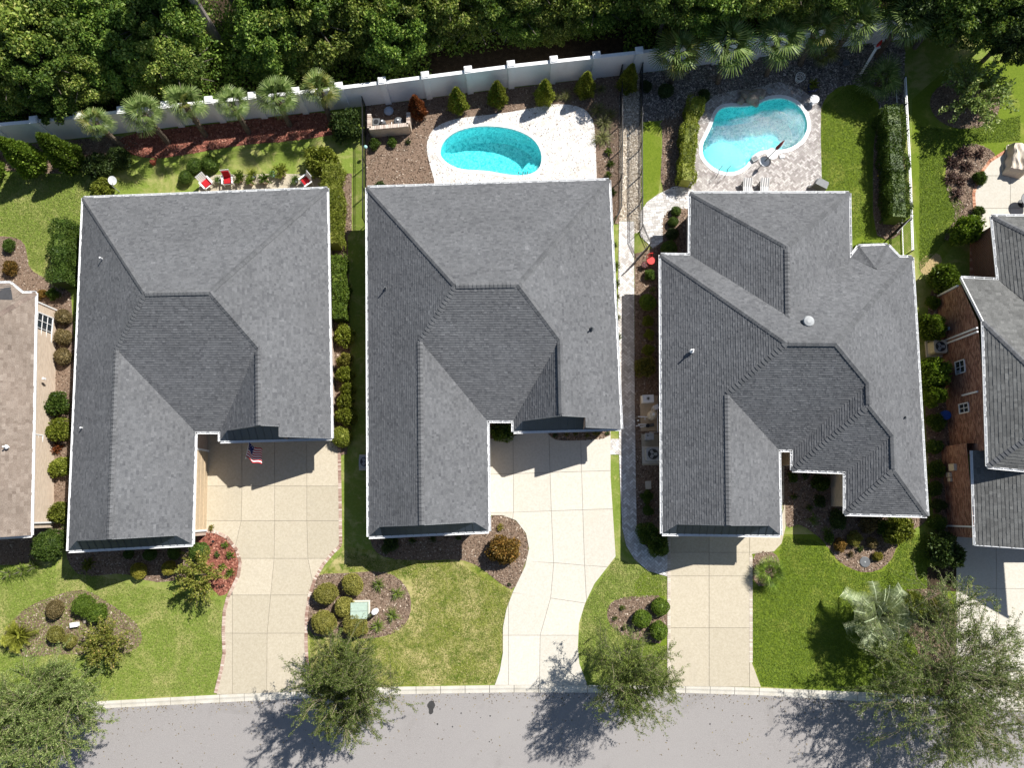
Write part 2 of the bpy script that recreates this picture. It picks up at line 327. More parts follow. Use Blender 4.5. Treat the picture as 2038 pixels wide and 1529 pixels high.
def resample(P, step, z=0):
    P = [G(*p, z) for p in P]; out = [P[0]]; d = 0
    for a, b in zip(P, P[1:]):
        L = (b - a).length; t = step - d
        while t < L: out.append(a.lerp(b, t / L)); t += step
        d = L - (t - step)
    return out
kn = gp(KERB_N); ks = gp(KERB_S, -.1)
sheet('ground', region([(-400, kn[0][1])] + kn + [(400, kn[-1][1]), (400, 420), (-400, 420)], [P2, P3]), 0.0, m_lawn)
sheet('road', region([(-400, ks[0][1])] + ks + [(400, ks[-1][1]), (400, -19.5), (-400, -19.5)]), -0.10, m_road)
sheet('ground', region([(-400, -19.5), (400, -19.5), (400, -420), (-400, -420)]), -0.02, m_lawn)
kerb = thing('kerb', None, None); kerb['kind'] = 'structure'
kA = resample(KERB_N, 1.5)
def along(P, x):
    for a, b in zip(P, P[1:]):
        if a[0] <= x <= b[0]: return a[1] + (b[1] - a[1]) * (x - a[0]) / (b[0] - a[0])
    return P[-1][1] if x > P[-1][0] else P[0][1]
for a, b in zip(kA, kA[1:]):
    if abs(a.x) > 36: continue
    x0, x1 = a.x + .014, b.x - .014; m = MB()
    prof = [(0, -.2), (0, .022), (.38, -.005), (.62, -.055), (1.0, -.094), (1.0, -.2)]
    v = [(x, along(kn, x) + (along(ks, x) - along(kn, x)) * f, z) for x in (x0, x1) for f, z in prof]
    m.add(v, [(i, i + 1, i + 7, i + 6) for i in range(5)] + [(0, 1, 2, 3, 4, 5), (11, 10, 9, 8, 7, 6)]); m.build('kerb_stone', m_curb, kerb)
# stain and tar spots on the road
st = MB(); c = G(858, 1409, -.1)
st.prism([(c.x + (.2 + .05 * math.sin(3 * a) + .03 * math.sin(7 * a)) * math.cos(a), c.y + (.44 + .05 * math.sin(2 * a + 1)) * math.sin(a)) for a in np.linspace(0, 6.28, 26)[:-1]], -.0995, -.096)
for k in range(16):
    x, y, r = random.uniform(780, 1480), random.uniform(1400, 1500), random.uniform(.02, .06); c = G(x, y, -.1)
    st.prism([(c.x + r * math.cos(a) * random.uniform(.6, 1.2), c.y + r * math.sin(a)) for a in np.linspace(0, 6.28, 8)[:-1]], -.0995, -.096)
st.build('road_stain', plain('tar_stain', (.045, .043, .042), .8, .2), kind='structure')

# ---- lawns that are lusher, beds, gravel: sheets laid one above the other
Z1, Z2, Z3, Z4 = .006, .012, .018, .024
def bed(name, px, z, mat, sm=2, holes=()): P = gp(smooth_poly(px, sm) if sm else px); sheet(name, region(P, holes), z, mat); return P
bed('lawn', [(1497, 1064), (1560, 1064), (1905, 1064), (1905, 1376), (1800, 1379.5), (1514, 1367.5), (1496, 1320)], Z1, m_lush, 0)
bed('lawn', [(1264, 1135), (1328, 1150), (1328, 1364), (1290, 1362), (1262, 1250)], Z1, m_lush, 1)
bed('lawn', [(1634, 212), (1648, 188), (1672, 171), (1700, 167), (1730, 178), (1748, 203), (1752, 232), (1742, 258), (1737, 300), (1735, 460), (1772, 480), (1772, 515), (1690, 515), (1680, 400), (1632, 395)], Z2, m_lush, 1)
bed('lawn', [(1277, 243), (1308, 240), (1317, 262), (1314, 380), (1300, 395), (1280, 425), (1275, 445)], Z3, m_lush, 1)
bed('lawn', [(1815, 130), (2140, 110), (2140, 330), (1990, 300), (1885, 400), (1925, 430), (1900, 490), (1835, 560), (1815, 400)], Z1, m_lush, 1)
bed('lawn', [(616, 1262), (700, 1274), (765, 1269), (811, 1240), (820, 1207), (814, 1178), (794, 1150), (757, 1136), (700, 1141), (640, 1143), (690, 1088), (740, 1096), (772, 1113), (840, 1117), (915, 1113), (955, 1128), (1023, 1177), (1001, 1250), (1001, 1300), (985, 1362), (620, 1372)], .005, m_dry, 0)
FLOORP = bed('forest_floor', [(-500, 292), (157, 269), (397, 238), (520, 227), (717, 205), (1020, 166), (1288, 137), (1649, 89), (1830, 66), (2100, 40), (2700, 0), (2700, -400), (-500, -400)], Z1, m_floor, 0)
BEDS = {}
for k, (px, z, mat, sm) in {
    'conifer': ([(-60, 296), (60, 286), (150, 278), (260, 268), (280, 290), (230, 315), (150, 345), (60, 345), (-60, 330)], Z1, m_mulch, 1),
    'palm': ([(230, 270), (400, 249), (700, 216), (700, 262), (590, 280), (480, 288), (380, 306), (300, 318), (240, 300)], Z2, m_redmulch, 1),
    'rear2': ([(728, 211), (1030, 174), (1233, 150), (1233, 446), (1222, 446), (1205, 365), (870, 372), (845, 372), (728, 372)], Z1, m_mulch, 0),
    'side0': ([(-40, 470), (25, 470), (48, 482), (54, 505), (58, 535), (85, 552), (115, 565), (150, 590), (150, 1085), (60, 1125), (-40, 1125)], Z1, m_mulch, 1),
    'gap12': ([(655, 345), (700, 345), (700, 460), (692, 470), (695, 600), (700, 840), (690, 905), (655, 905)], Z1, m_mulch, 0),
    'front1': ([(130, 1085), (390, 1070), (400, 1140), (350, 1157), (300, 1160), (255, 1140), (160, 1150), (135, 1120)], Z1, m_mulch, 1),
    'red1': ([(392, 1062), (412, 1056), (432, 1058), (455, 1070), (473, 1095), (478, 1122), (471, 1150), (452, 1183), (434, 1188), (398, 1140), (388, 1100)], Z2, m_redmulch, 1),
    'island1': ([(6, 1268), (20, 1240), (45, 1215), (90, 1192), (150, 1174), (182, 1178), (222, 1204), (268, 1236), (284, 1262), (280, 1284), (262, 1298), (230, 1306), (120, 1302), (45, 1310), (12, 1294)], Z1, m_mulch, 1),
    'island2': ([(612, 1170), (630, 1143), (700, 1141), (757, 1136), (794, 1150), (814, 1178), (820, 1207), (811, 1240), (790, 1258), (765, 1268), (715, 1273), (650, 1270), (616, 1264), (611, 1220)], Z1, m_mulch, 1),
    'front2': ([(734, 1060), (974, 1052), (974, 1026), (1000, 1026), (1027, 1036), (1047, 1062), (1053, 1092), (1044, 1127), (1024, 1178), (995, 1162), (955, 1128), (915, 1113), (840, 1117), (772, 1113), (742, 1096)], Z1, m_mulch, 1),
    'entry2': ([(1090, 855), (1215, 850), (1213, 872), (1165, 877), (1110, 878), (1092, 868)], .052, m_mulch, 1),
    'entry2b': ([(972, 830), (1028, 830), (1032, 864), (1010, 872), (972, 873)], .052, m_mulch, 0),
    'island3': ([(1207, 1218), (1213, 1203), (1230, 1192), (1258, 1187), (1328, 1185), (1328, 1283), (1268, 1277), (1230, 1261), (1211, 1240)], Z2, m_mulch, 1),
    'side3': ([(1263, 505), (1315, 490), (1335, 500), (1335, 1105), (1297, 1098), (1273, 1076), (1266, 1040), (1263, 800)], Z1, m_mulch, 0),
    'nook3': ([(1318, 436), (1328, 420), (1348, 413), (1385, 413), (1385, 510), (1315, 512), (1300, 495), (1318, 480)], .030, m_mulch, 0),
    'strip3': ([(1312, 242), (1345, 225), (1368, 200), (1385, 205), (1372, 360), (1345, 376), (1313, 384), (1320, 262)], Z2, m_mulch, 1),
    'hedge3': ([(1752, 236), (1770, 235), (1800, 232), (1800, 460), (1770, 480), (1737, 465), (1738, 300), (1742, 258)], Z3, m_mulch, 1),
    'rock3': ([(1277, 146), (1500, 116), (1655, 97), (1800, 80), (1800, 232), (1752, 236), (1748, 205), (1730, 180), (1700, 168), (1670, 172), (1645, 190), (1634, 214), (1560, 172), (1400, 200), (1370, 215), (1345, 235), (1308, 240), (1277, 243)], Z1, m_gravel, 0),
    'run3': ([(1233, 150), (1276, 145), (1276, 460), (1262, 465), (1262, 440), (1233, 440)], Z1, m_pale_gravel, 0),
    'front3': ([(1548, 895), (1690, 880), (1850, 1000), (1846, 1040), (1800, 1062), (1786, 1085), (1772, 1120), (1742, 1139), (1712, 1140), (1672, 1122), (1648, 1090), (1636, 1074), (1592, 1042), (1575, 1050), (1562, 1048)], Z2, m_mulch, 1),
    'palm3': ([(1496, 1100), (1535, 1097), (1550, 1110), (1552, 1128), (1545, 1165), (1498, 1168)], Z2, m_mulch, 1),
    'right3': ([(1775, 1175), (1903, 1170), (1903, 1384), (1850, 1382), (1830, 1300), (1790, 1230)], Z2, m_mulch, 1),
    'gap34': ([(1845, 590), (1875, 555), (1915, 560), (1925, 600), (1905, 1135), (1875, 1140), (1855, 1020), (1838, 800)], Z2, m_mulch, 1),
    'gap34b': ([(1845, 1130), (1903, 1120), (1903, 1178), (1845, 1174)], Z3, m_floor, 0),
    'patio4': ([(1880, 345), (1890, 310), (1925, 283), (1965, 292), (1985, 312), (1945, 350), (1938, 425), (1910, 455), (1890, 480), (1875, 475), (1905, 430), (1885, 385)], Z2, m_mulch, 1),
    'myrtle4': ([(1845, 190), (1900, 150), (1990, 160), (1990, 240), (1920, 262), (1860, 240)], Z2, m_mulch, 2),
    'dry4': ([(1828, 515), (1865, 500), (1878, 520), (1858, 545), (1832, 548)], Z2, plain('straw_patch', (.34, .26, .13), .95, .1, .4, 12), 2)}.items():
    BEDS[k] = (bed('gravel_bed' if 'gravel' in mat.name else 'mulch_bed', px, z, mat, sm, [inset(P2, -.2)] if k == 'rear2' else ()), z)
# loose bark chips and pebbles on the beds
def chips(name, keys, mat, dens, s, cap=26000):
    V = []
    for k in keys:
        P, z = BEDS[k]; n = int(min(cap, area(P) * dens)); p = scatter(P, n)
        if k == 'rear2': p = np.array([q for q in p if not inside(cop2, *q)]); n = len(p)
        a = RNG.random(n) * 6.28; L = s * (.5 + RNG.random(n)); w = L * (.3 + .5 * RNG.random(n))
        dz = RNG.normal(0, .35, n); u = np.stack([np.cos(a), np.sin(a), dz * .6], 1); q = np.stack([-np.sin(a), np.cos(a), RNG.normal(0, .35, n)], 1)
        c = np.stack([p[:, 0], p[:, 1], z + .012 + RNG.random(n) * .03], 1)
        V.append(np.stack([c - u * L[:, None] / 2 - q * w[:, None] / 2, c + u * L[:, None] / 2 - q * w[:, None] / 2, c + u * L[:, None] / 2 + q * w[:, None] / 2, c - u * L[:, None] / 2 + q * w[:, None] / 2], 1))
    V = np.concatenate(V); n = len(V)
    link(name, qmesh(name, V.reshape(-1, 3), np.arange(n * 4).reshape(-1, 4)), mat, None, label=mat['lab'], category='mulch' if 'chip' in name else 'pebbles', kind='stuff')
c_m = leafm('bark_chip', [(0, (.065, .042, .028)), (.5, (.175, .12, .082)), (.85, (.30, .225, .165)), (1, (.48, .40, .32))], 0.0, .9, 0); c_m['lab'] = 'loose brown bark chips covering the planting beds'
c_r = leafm('red_chip', [(0, (.09, .03, .02)), (.6, (.28, .10, .07)), (1, (.46, .23, .16))], 0.0, .9, 0); c_r['lab'] = 'loose red mulch chips by driveway and palms'
c_g = leafm('pebble', [(0, (.06, .05, .045)), (.5, (.22, .19, .165)), (1, (.55, .49, .43))], 0.0, .9, 0); c_g['lab'] = 'grey river pebbles around the kidney pool yard'
c_p = leafm('pale_pebble', [(0, (.22, .17, .12)), (.5, (.52, .44, .34)), (1, (.85, .78, .66))], 0.0, .9, 0); c_p['lab'] = 'pale pebbles in the run between two black fences'
chips('bark_chips', [k for k in BEDS if k not in ('palm', 'red1', 'rock3', 'run3', 'dry4', 'gap34b')], c_m, 130, .075, 9000)
chips('red_chips', ['palm', 'red1'], c_r, 110, .10); chips('river_pebbles', ['rock3'], c_g, 150, .10); chips('pale_pebbles', ['run3'], c_p, 190, .085)
# grass blades standing proud of the turf where it is near enough to read as texture
def turf(px, n, mat, lab):
    P = gp(px); p = scatter(P, n); a = RNG.random(n) * 6.28; h = .02 + .035 * RNG.random(n); w = .018 + .02 * RNG.random(n); t = RNG.normal(0, .05, (n, 2))
    c = np.stack([p[:, 0], p[:, 1], np.full(n, .012)], 1); u = np.stack([np.cos(a) * w, np.sin(a) * w, np.zeros(n)], 1); tip = c + np.stack([t[:, 0], t[:, 1], h], 1)
    V = np.stack([c - u, c + u, tip], 1).reshape(-1, 3); link('grass', qmesh('grass', V, np.arange(n * 3).reshape(-1, 3)), mat, None, label=lab, category='grass', kind='stuff')
g_mix = leafm('blade_mixed', [(0, (.13, .18, .03)), (.5, (.20, .255, .047)), (.8, (.275, .315, .08)), (1, (.37, .36, .13))], .2, .7, 0)
g_lush = leafm('blade_lush', [(0, (.09, .145, .014)), (.6, (.14, .205, .02)), (1, (.20, .265, .036))], .2, .7, 0)
g_dry = leafm('blade_dry', [(0, (.11, .15, .02)), (.4, (.20, .23, .04)), (.7, (.31, .31, .09)), (1, (.46, .40, .18))], .2, .7, 0)
turf([(-10, 1150), (130, 1130), (250, 1160), (440, 1195), (446, 1300), (430, 1380), (210, 1392), (-10, 1400)], 42000, g_mix, 'dry patchy grass in front of leftmost grey house')
turf([(618, 1275), (760, 1272), (822, 1230), (820, 1150), (690, 1130), (690, 1100), (760, 1115), (900, 1115), (1018, 1180), (1000, 1290), (985, 1360), (620, 1368)], 30000, g_dry, 'patchy straw-flecked grass between the two curved driveways')
turf([(1225, 1110), (1328, 1150), (1328, 1185), (1215, 1195), (1207, 1230), (1260, 1280), (1328, 1285), (1328, 1362), (1170, 1362), (1152, 1300), (1160, 1210)], 16000, g_mix, 'grass around the small bed with three clipped balls')
turf([(1562, 1068), (1632, 1078), (1668, 1124), (1712, 1142), (1760, 1138), (1800, 1070), (1845, 1060), (1845, 1172), (1760, 1180), (1740, 1376), (1516, 1366), (1497, 1310), (1497, 1170), (1552, 1165), (1552, 1100)], 42000, g_lush, 'lush mown front lawn with the silver palm')
turf([(1634, 214), (1680, 172), (1730, 182), (1750, 232), (1737, 300), (1735, 460), (1692, 480), (1690, 385), (1636, 384)], 16000, g_lush, 'lush back lawn beside the kidney pool')
turf([(0, 350), (60, 350), (160, 350), (200, 390), (150, 540), (90, 550), (60, 530), (50, 480), (0, 465)], 20000, g_mix, 'back lawn beside the brown-roofed house')
turf([(1830, 250), (1900, 260), (2030, 230), (2030, 280), (1960, 285), (1885, 300), (1875, 350), (1920, 410), (1880, 480), (1830, 540)], 20000, g_lush, 'grass strip between white fence and red brick house')

# ---- pavers, slabs
m_pale_joint2 = plain('sand_joint', (.30, .27, .24), .95, .1)
def cells_rect(R, w, l, ang, kind):
    xs = [p[0] for q in R for p in q]; ys = [p[1] for q in R for p in q]; cx, cy = (min(xs) + max(xs)) / 2, (min(ys) + max(ys)) / 2
    r = math.hypot(max(xs) - cx, max(ys) - cy) + 1; ca, sa = math.cos(ang), math.sin(ang); g = .008; out = []
    def add(x0, y0, x1, y1):
        mx, my = (x0 + x1) / 2, (y0 + y1) / 2
        if math.hypot(mx, my) > r: return
        out.append([(cx + ca * x - sa * y, cy + sa * x + ca * y) for x, y in ((x0 + g, y0 + g), (x1 - g, y0 + g), (x1 - g, y1 - g), (x0 + g, y1 - g))])
    if kind == 'herring':
        n = int(r / w) + 3
        for i in range(-2 * n, 2 * n):
            for j in range(-n, n):
                x, y = (i + 2 * j) * w, (i - 2 * j) * w
                if abs(x) > r + 1 or abs(y) > r + 1: continue
                add(x, y, x + 2 * w, y + w); add(x + w, y - 2 * w, x + 2 * w, y)
    else:
        y = -r; k = 0
        while y < r:
            x = -r + (k % 2) * l / 2; h = w * (1 if kind == 'bond' else random.choice((.7, 1, 1.3)))
            while x < r: L = l * (1 if kind == 'bond' else random.uniform(.6, 1.3)); add(x, y, x + L, y + h); x += L
            y += h; k += 1
    return out
def pave(name, R, cells, z, mat, parent):
    B = [(min(p[0] for p in q), max(p[0] for p in q), min(p[1] for p in q), max(p[1] for p in q), q) for q in R]; m = MB()
    for c in cells:
        x0, x1, y0, y1 = min(p[0] for p in c), max(p[0] for p in c), min(p[1] for p in c), max(p[1] for p in c); t = random.random(); dz = random.uniform(0, .003)
        for a, b, e, d, q in B:
            if x1 < a or x0 > b or y1 < e or y0 > d: continue
            k = clip_tri(c, q)
            if len(k) >= 3: m.add([(x, y, z + dz) for x, y in k], [tuple(range(len(k)))], t)
    return m.build(name, mat, parent, kind='stuff')
def paved(name, px, w, l, ang, kind, mat, sm=1, holes=(), z=.03, joint=None):
    P = gp(smooth_poly(px, sm) if sm else px); R = region(P, holes); base = sheet(name, R, z, joint or m_joint); pave('paver', R, cells_rect(R, w, l, ang, kind), z + .012, mat, base); return base
paved('pool_deck', [(868, 395), (866, 365), (856, 330), (849, 300), (851, 275), (864, 255), (886, 243), (920, 234), (1000, 226), (1060, 215), (1100, 207), (1142, 209), (1168, 220), (1182, 242), (1185, 280), (1187, 340), (1189, 400)], .17, .34, 0.6, 'herring', m_travertine, 1, [cop2], joint=m_pale_joint)
paved('pool_deck', [(1362, 400), (1366, 362), (1368, 300), (1382, 250), (1397, 212), (1422, 190), (1460, 180), (1500, 176), (1550, 163), (1592, 177), (1618, 195), (1633, 213), (1633, 280), (1636, 400)], .125, .25, .78, 'herring', m_paver_grey, 0, [cop3], joint=m_pale_joint2)
paved('garden_path', [(1274, 422), (1288, 402), (1311, 386), (1340, 372), (1368, 368), (1385, 385), (1385, 416), (1348, 416), (1328, 422), (1319, 438), (1319, 480), (1300, 495), (1274, 470)], .16, .32, .1, 'mix', m_paver_walk, 0)
paved('garden_path', [(1232, 441), (1262, 441), (1262, 600), (1263, 800), (1265, 950), (1267, 1045), (1274, 1075), (1292, 1094), (1328, 1105), (1328, 1148), (1290, 1137), (1262, 1113), (1246, 1086), (1238, 1050), (1232, 905), (1213, 905), (1213, 874), (1232, 874), (1230, 600)], .15, .3, 0.78, 'herring', m_paver_walk, 0, joint=m_pale_joint2)
def slabs(name, px, xl, yl, mat, z=.045, edge=None, ebrick=m_edgebrick):
    D = thing(name, None, None); D['kind'] = 'structure'; P = gp(px); sheet_o = MB()
    for q in region(P): sheet_o.add([(x, y, .02) for x, y in q], [(0, 1, 2)])
    sheet_o.build('joint_bed', m_joint, D)
    X = [-9e3] + list(xl) + [9e3]; Y = [-9e3] + list(yl) + [9e3]; g = .35
    fx = lambda l, y: l if isinstance(l, (int, float)) else np.interp(y, [q[1] for q in l], [q[0] for q in l])
    fy = lambda l, x: l if isinstance(l, (int, float)) else np.interp(x, [q[0] for q in l], [q[1] for q in l])
    def densify(P):
        o = []
        for a, b in zip(P, P[1:] + P[:1]):
            n = max(1, int(math.hypot(b[0] - a[0], b[1] - a[1]) / 25)); o += [(a[0] + (b[0] - a[0]) * k / n, a[1] + (b[1] - a[1]) * k / n) for k in range(n)]
        return o
    Q = densify(px)
    for i in range(len(X) - 1):
        for j in range(len(Y) - 1):
            mx = [np.clip(v, -4e3, 4e3) if isinstance(v, (int, float)) else np.mean([q[0] for q in v]) for v in (X[i], X[i + 1])]
            C = Q
            for k in range(2):                                   # straight cuts fitted to the joints near the cell
                ycl = [np.clip(np.mean([q[1] for q in v]) if not isinstance(v, (int, float)) else v, 850, 1400) for v in (Y[j], Y[j + 1])]
                l = X[i + k]; y0, y1 = ycl[0], max(ycl[1], ycl[0] + 1); xa, xb = fx(l, y0), fx(l, y1); s = 1 if k else -1
                a, b = (y1 - y0), -(xb - xa); c = a * xa + b * y0; nn = math.hypot(a, b); C = clip_half(C, s * a / nn, s * b / nn, s * c / nn - g)
                if len(C) < 3: break
            if len(C) < 3: continue
            for k in range(2):
                l = Y[j + k]; xcl = [min(q[0] for q in C), max(q[0] for q in C) + 1]; ya, yb = fy(l, xcl[0]), fy(l, xcl[1]); s = 1 if k else -1
                a, b = -(yb - ya), (xcl[1] - xcl[0]); c = a * xcl[0] + b * ya; nn = math.hypot(a, b); C = clip_half(C, s * a / nn, s * b / nn, s * c / nn - g)
                if len(C) < 3: break
            if len(C) < 3: continue
            W_ = []
            for p in gp(C):
                if not W_ or math.hypot(p[0] - W_[-1][0], p[1] - W_[-1][1]) > 1e-3: W_.append(p)
            if len(W_) < 3 or area(W_) < .03: continue
            MB().prism(W_, .0, z + random.uniform(-.002, .002)).build('slab', mat, D)
    for e in (edge or []):                                       # soldier course of edging bricks
        pts = resample(e[0], .115); m = MB()
        for a, b in zip(pts, pts[1:]):
            d = (b - a).normalized(); n = Vector((-d.y, d.x, 0)) * e[1]
            m.box((a + b) / 2 + n * .10 + Vector((0, 0, .025)), (.105, .20, .06), rz=math.atan2(d.y, d.x))
        m.build('edging_brick', ebrick, D, kind='stuff')
    return D
L1 = [(412, 1054), (432, 1056), (455, 1068), (475, 1094), (482, 1120), (478, 1147), (468, 1168), (457, 1190), (450, 1218), (448, 1255), (450, 1300), (444, 1335), (432, 1383)]
R1 = [(672, 880), (674, 1000), (675, 1085), (661, 1098), (641, 1122), (625, 1150), (613, 1185), (607, 1225), (606, 1280), (608, 1320), (616, 1376)]
slabs('driveway', [(380, 860), (672, 850)] + R1 + L1[::-1] + [(392, 1054)], [[(463, 1062), (482, 1035), (482, 880)][::-1], [(547, 880), (547, 1100), (532, 1260), (531, 1380)], [(611, 880), (611, 1108), (628, 1140)]], [968, 1037, 1112, 1185, 1261], m_conc_tan, edge=[(L1, -1), (R1, 1)])
slabs('driveway', [(965, 850), (1215, 840), (1215, 950), (1225, 1108), (1208, 1130), (1183, 1162), (1164, 1202), (1152, 1242), (1150, 1290), (1153, 1322), (1169, 1364), (985, 1364), (995, 1335), (1001, 1300), (1001, 1250), (1008, 1213), (1022, 1176), (1045, 1128), (1053, 1092), (1047, 1062), (1027, 1036), (1000, 1026), (968, 1026)],
      [[(1021, 860), (1022, 1020), (1012, 1035)], [(1092, 860), (1099, 1075), (1102, 1125), (1096, 1190), (1075, 1263), (1073, 1364)], [(1155, 860), (1163, 1120), (1167, 1195)]], [[(972, 945), (1215, 937)], [(1000, 1021), (1220, 1013)], [(1040, 1115), (1210, 1130)], [(1015, 1179), (1170, 1202)], 1265], m_conc_white)
R3 = [(1490, 1104), (1491, 1250), (1491, 1318), (1491, 1368)]
slabs('driveway', [(1333, 1045), (1552, 1045), (1562, 1000), (1563, 1050), (1555, 1082), (1540, 1098), (1496, 1103), (1496, 1320), (1514, 1368), (1333, 1366)], [1411, 1491.5], [[(1333, 1100), (1491, 1100)], 1147, 1250], m_conc_tan,
      edge=[([(1328, 1050), (1328, 1366)], 1), ([(1491, 1106), (1491, 1320)], 1)], ebrick=toned('pale_edging', [(0, (.42, .36, .29)), (1, (.62, .55, .46))], s=20, amt=.2))
slabs('driveway', [(1903, 1045), (2140, 1045), (2140, 1404), (1903, 1389)], [1982, 2062], [1172, 1245, 1318], m_conc_white)
slabs('patio', [(395, 395), (398, 358), (430, 348), (560, 346), (655, 348), (660, 395)], [460, 525, 590], [368], m_conc_tan, z=.04)
PA = [(1937, 432), (1934, 385), (1946, 347), (1967, 319), (2002, 297), (2050, 289)]
slabs('patio', PA + [(2140, 289), (2140, 480), (1960, 480)], [2010, 2080], [350, 415], m_conc_white, edge=[(PA[::-1], 1)], ebrick=m_orangebrick)
slabs('walkway', [(1936, 485), (1975, 470), (2000, 470), (2000, 560), (1936, 560)], [], [520], m_conc_white, edge=[([(1936, 560), (1936, 485)], 1)], ebrick=m_orangebrick)
slabs('porch', [(1535, 880), (1585, 880), (1585, 928), (1560, 928), (1560, 1000), (1548, 1000), (1548, 900)], [], [928], m_conc_tan)
slabs('porch', [(1652, 925), (1690, 925), (1690, 1008), (1654, 1008)], [], [987], m_conc_tan, z=.06)

# ---- pools
def pool_mats(tint, n, caustic_cols):
    m, nt, b = base_mat('pool_plaster_caustics_' + n, .6, .2); a = noise(nt, 6.0, 2, .6, 1.2); nt.links.new(ramp(nt, a, caustic_cols), b.inputs['Base Color'])  # noise paints rippling light from the water into the plaster colour
    w = bpy.data.materials.new('pool_water_' + n); w.use_nodes = True; nt = w.node_tree; nt.nodes.clear()
    o = N(nt, 'OutputMaterial'); t = N(nt, 'BsdfTransparent'); t.inputs[0].default_value = (*tint, 1); g = N(nt, 'BsdfGlossy'); g.inputs['Roughness'].default_value = .06
    f = N(nt, 'Fresnel'); f.inputs[0].default_value = 1.33; bp = N(nt, 'Bump'); bp.inputs['Strength'].default_value = .55; bp.inputs['Distance'].default_value = .04
    nt.links.new(noise(nt, 8, 3, .6, .8), bp.inputs['Height']); nt.links.new(bp.outputs[0], g.inputs['Normal']); nt.links.new(bp.outputs[0], f.inputs['Normal'])
    s = N(nt, 'MixShader'); nt.links.new(f.outputs[0], s.inputs[0]); nt.links.new(t.outputs[0], s.inputs[1]); nt.links.new(g.outputs[0], s.inputs[2]); nt.links.new(s.outputs[0], o.inputs[0])
    return m, w
def pool(label, P, cop, depth, tint, n, cols, mc):
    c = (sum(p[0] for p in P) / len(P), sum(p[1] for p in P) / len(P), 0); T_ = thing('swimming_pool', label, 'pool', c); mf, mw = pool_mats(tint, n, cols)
    if sum(P[i][0] * P[(i + 1) % len(P)][1] - P[(i + 1) % len(P)][0] * P[i][1] for i in range(len(P))) < 0: P = P[::-1]
    k = len(P); m = MB(); I = inset(P, .35)
    m.add([(x, y, .03) for x, y in P] + [(x, y, -depth + .3) for x, y in P] + [(x, y, -depth) for x, y in I], [(i + k, (i + 1) % k + k, (i + 1) % k, i) for i in range(k)] + [(i + 2 * k, (i + 1) % k + 2 * k, (i + 1) % k + k, i + k) for i in range(k)])
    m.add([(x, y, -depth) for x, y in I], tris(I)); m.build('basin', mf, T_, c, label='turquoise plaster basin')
    w = MB()
    for q in region(inset(P, .005)): w.add([(x, y, -.11) for x, y in q], [(0, 1, 2)])
    w.build('water', mw, T_, c, label='clear rippled turquoise water')
    m = MB(); k2 = len(P); O = inset(P, -.25); step = 2
    for i in range(0, k2, step):
        j = (i + step) % k2; idx = [(i + q) % k2 for q in range(step + 1)]; a = [O[q] for q in idx]; b = [P[q] for q in idx]
        MB().prism([(x, y) for x, y in a + b[::-1]], .0, .062 + random.uniform(-.002, .002)).build('coping_stone', mc, T_, c)
    return T_, c, mf
CAUSTIC_COLS = [(.36, (.20, .54, .58)), (.44, (.42, .78, .80)), (.51, (.62, .90, .90)), (.59, (.95, 1.0, 1.0))]  # turquoise plaster ramp with bright caustic ripples painted into it
t2, c2, f2 = pool('bean-shaped turquoise pool on the white travertine deck', P2, cop2, 1.65, (.34, .82, .84), 'two', CAUSTIC_COLS, m_travertine)
m = MB()
for k in range(3):
    a = [(1040 - k * 0, 352), (1052, 333 - k * 6), (1080, 318 - k * 10), (1090, 352)]
    q = G(1066, 336); m.lathe([(1.25 - .33 * k, -1.6 + .3 * k), (1.25 - .33 * k, -.95 + .28 * k)], 20, (q.x + .25, q.y - .15, 0))
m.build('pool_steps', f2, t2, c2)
m = MB()
for k in range(3):
    a = G(1031 + 9 * k, 350, .05); m.tube([a + Vector((0, -.12, 0)), a + Vector((0, .1, .0)), a + Vector((.03, .35, -.1)), a + Vector((.06, .42, -.5))], .025, 6)
m.build('step_rail', m_greyd, t2, c2)
t3, c3, f3 = pool('kidney-shaped turquoise pool with white rim on grey paver deck', P3, cop3, 1.85, (.28, .76, .80), 'three', CAUSTIC_COLS, m_white)
m = MB(); q = G(1442, 322)
m.lathe([(1.55, -1.8), (1.55, -.42)], 26, (q.x + .05, q.y + .1, 0)); m.build('sun_shelf', plain('pale_plaster', (.72, .86, .84), .6, .2), t3, c3)
m = MB(); a = G(1432, 352, 0); b = G(1448, 326, 0)
for dx in (-.28, .28):
    o = Vector((dx, 0, 0)); m.tube([a + o + Vector((0, -.1, 0)), a + o + Vector((0, -.1, .75)), a + o + Vector((.05, .15, .9)), b.lerp(a, .5) + o + Vector((0, 0, .75)), b + o + Vector((0, 0, -.4))], .024, 6)
m.build('pool_handrail', m_greyd, t3, c3)
# waterfall rocks at the back of the kidney pool are stones of their own
for k, (x, y, r) in enumerate([(1497, 196, .5), (1512, 188, .42), (1484, 188, .38), (1503, 205, .3), (1475, 200, .26)]):
    p = G(x, y, .2); m = MB(); bmx = bmesh.new(); bmesh.ops.create_icosphere(bmx, subdivisions=2, radius=r)
    for v in bmx.verts: v.co *= 1 + .22 * math.sin(v.co.x * 9 + k) * math.cos(v.co.y * 8 + v.co.z * 7); v.co.z *= .75
    me = bpy.data.meshes.new('boulder'); bmx.to_mesh(me); bmx.free(); o = link('boulder', me, m_rock, None, label=['largest boulder at the rim of the kidney pool', 'second largest boulder just behind the kidney pool rim', 'boulder left of the largest one behind the kidney pool', 'low boulder overhanging the kidney pool water', 'smallest boulder at the kidney pool rim'][k], category='boulder', group='boulders at the kidney pool'); o.location = (p.x, p.y, r * .55 + .03)

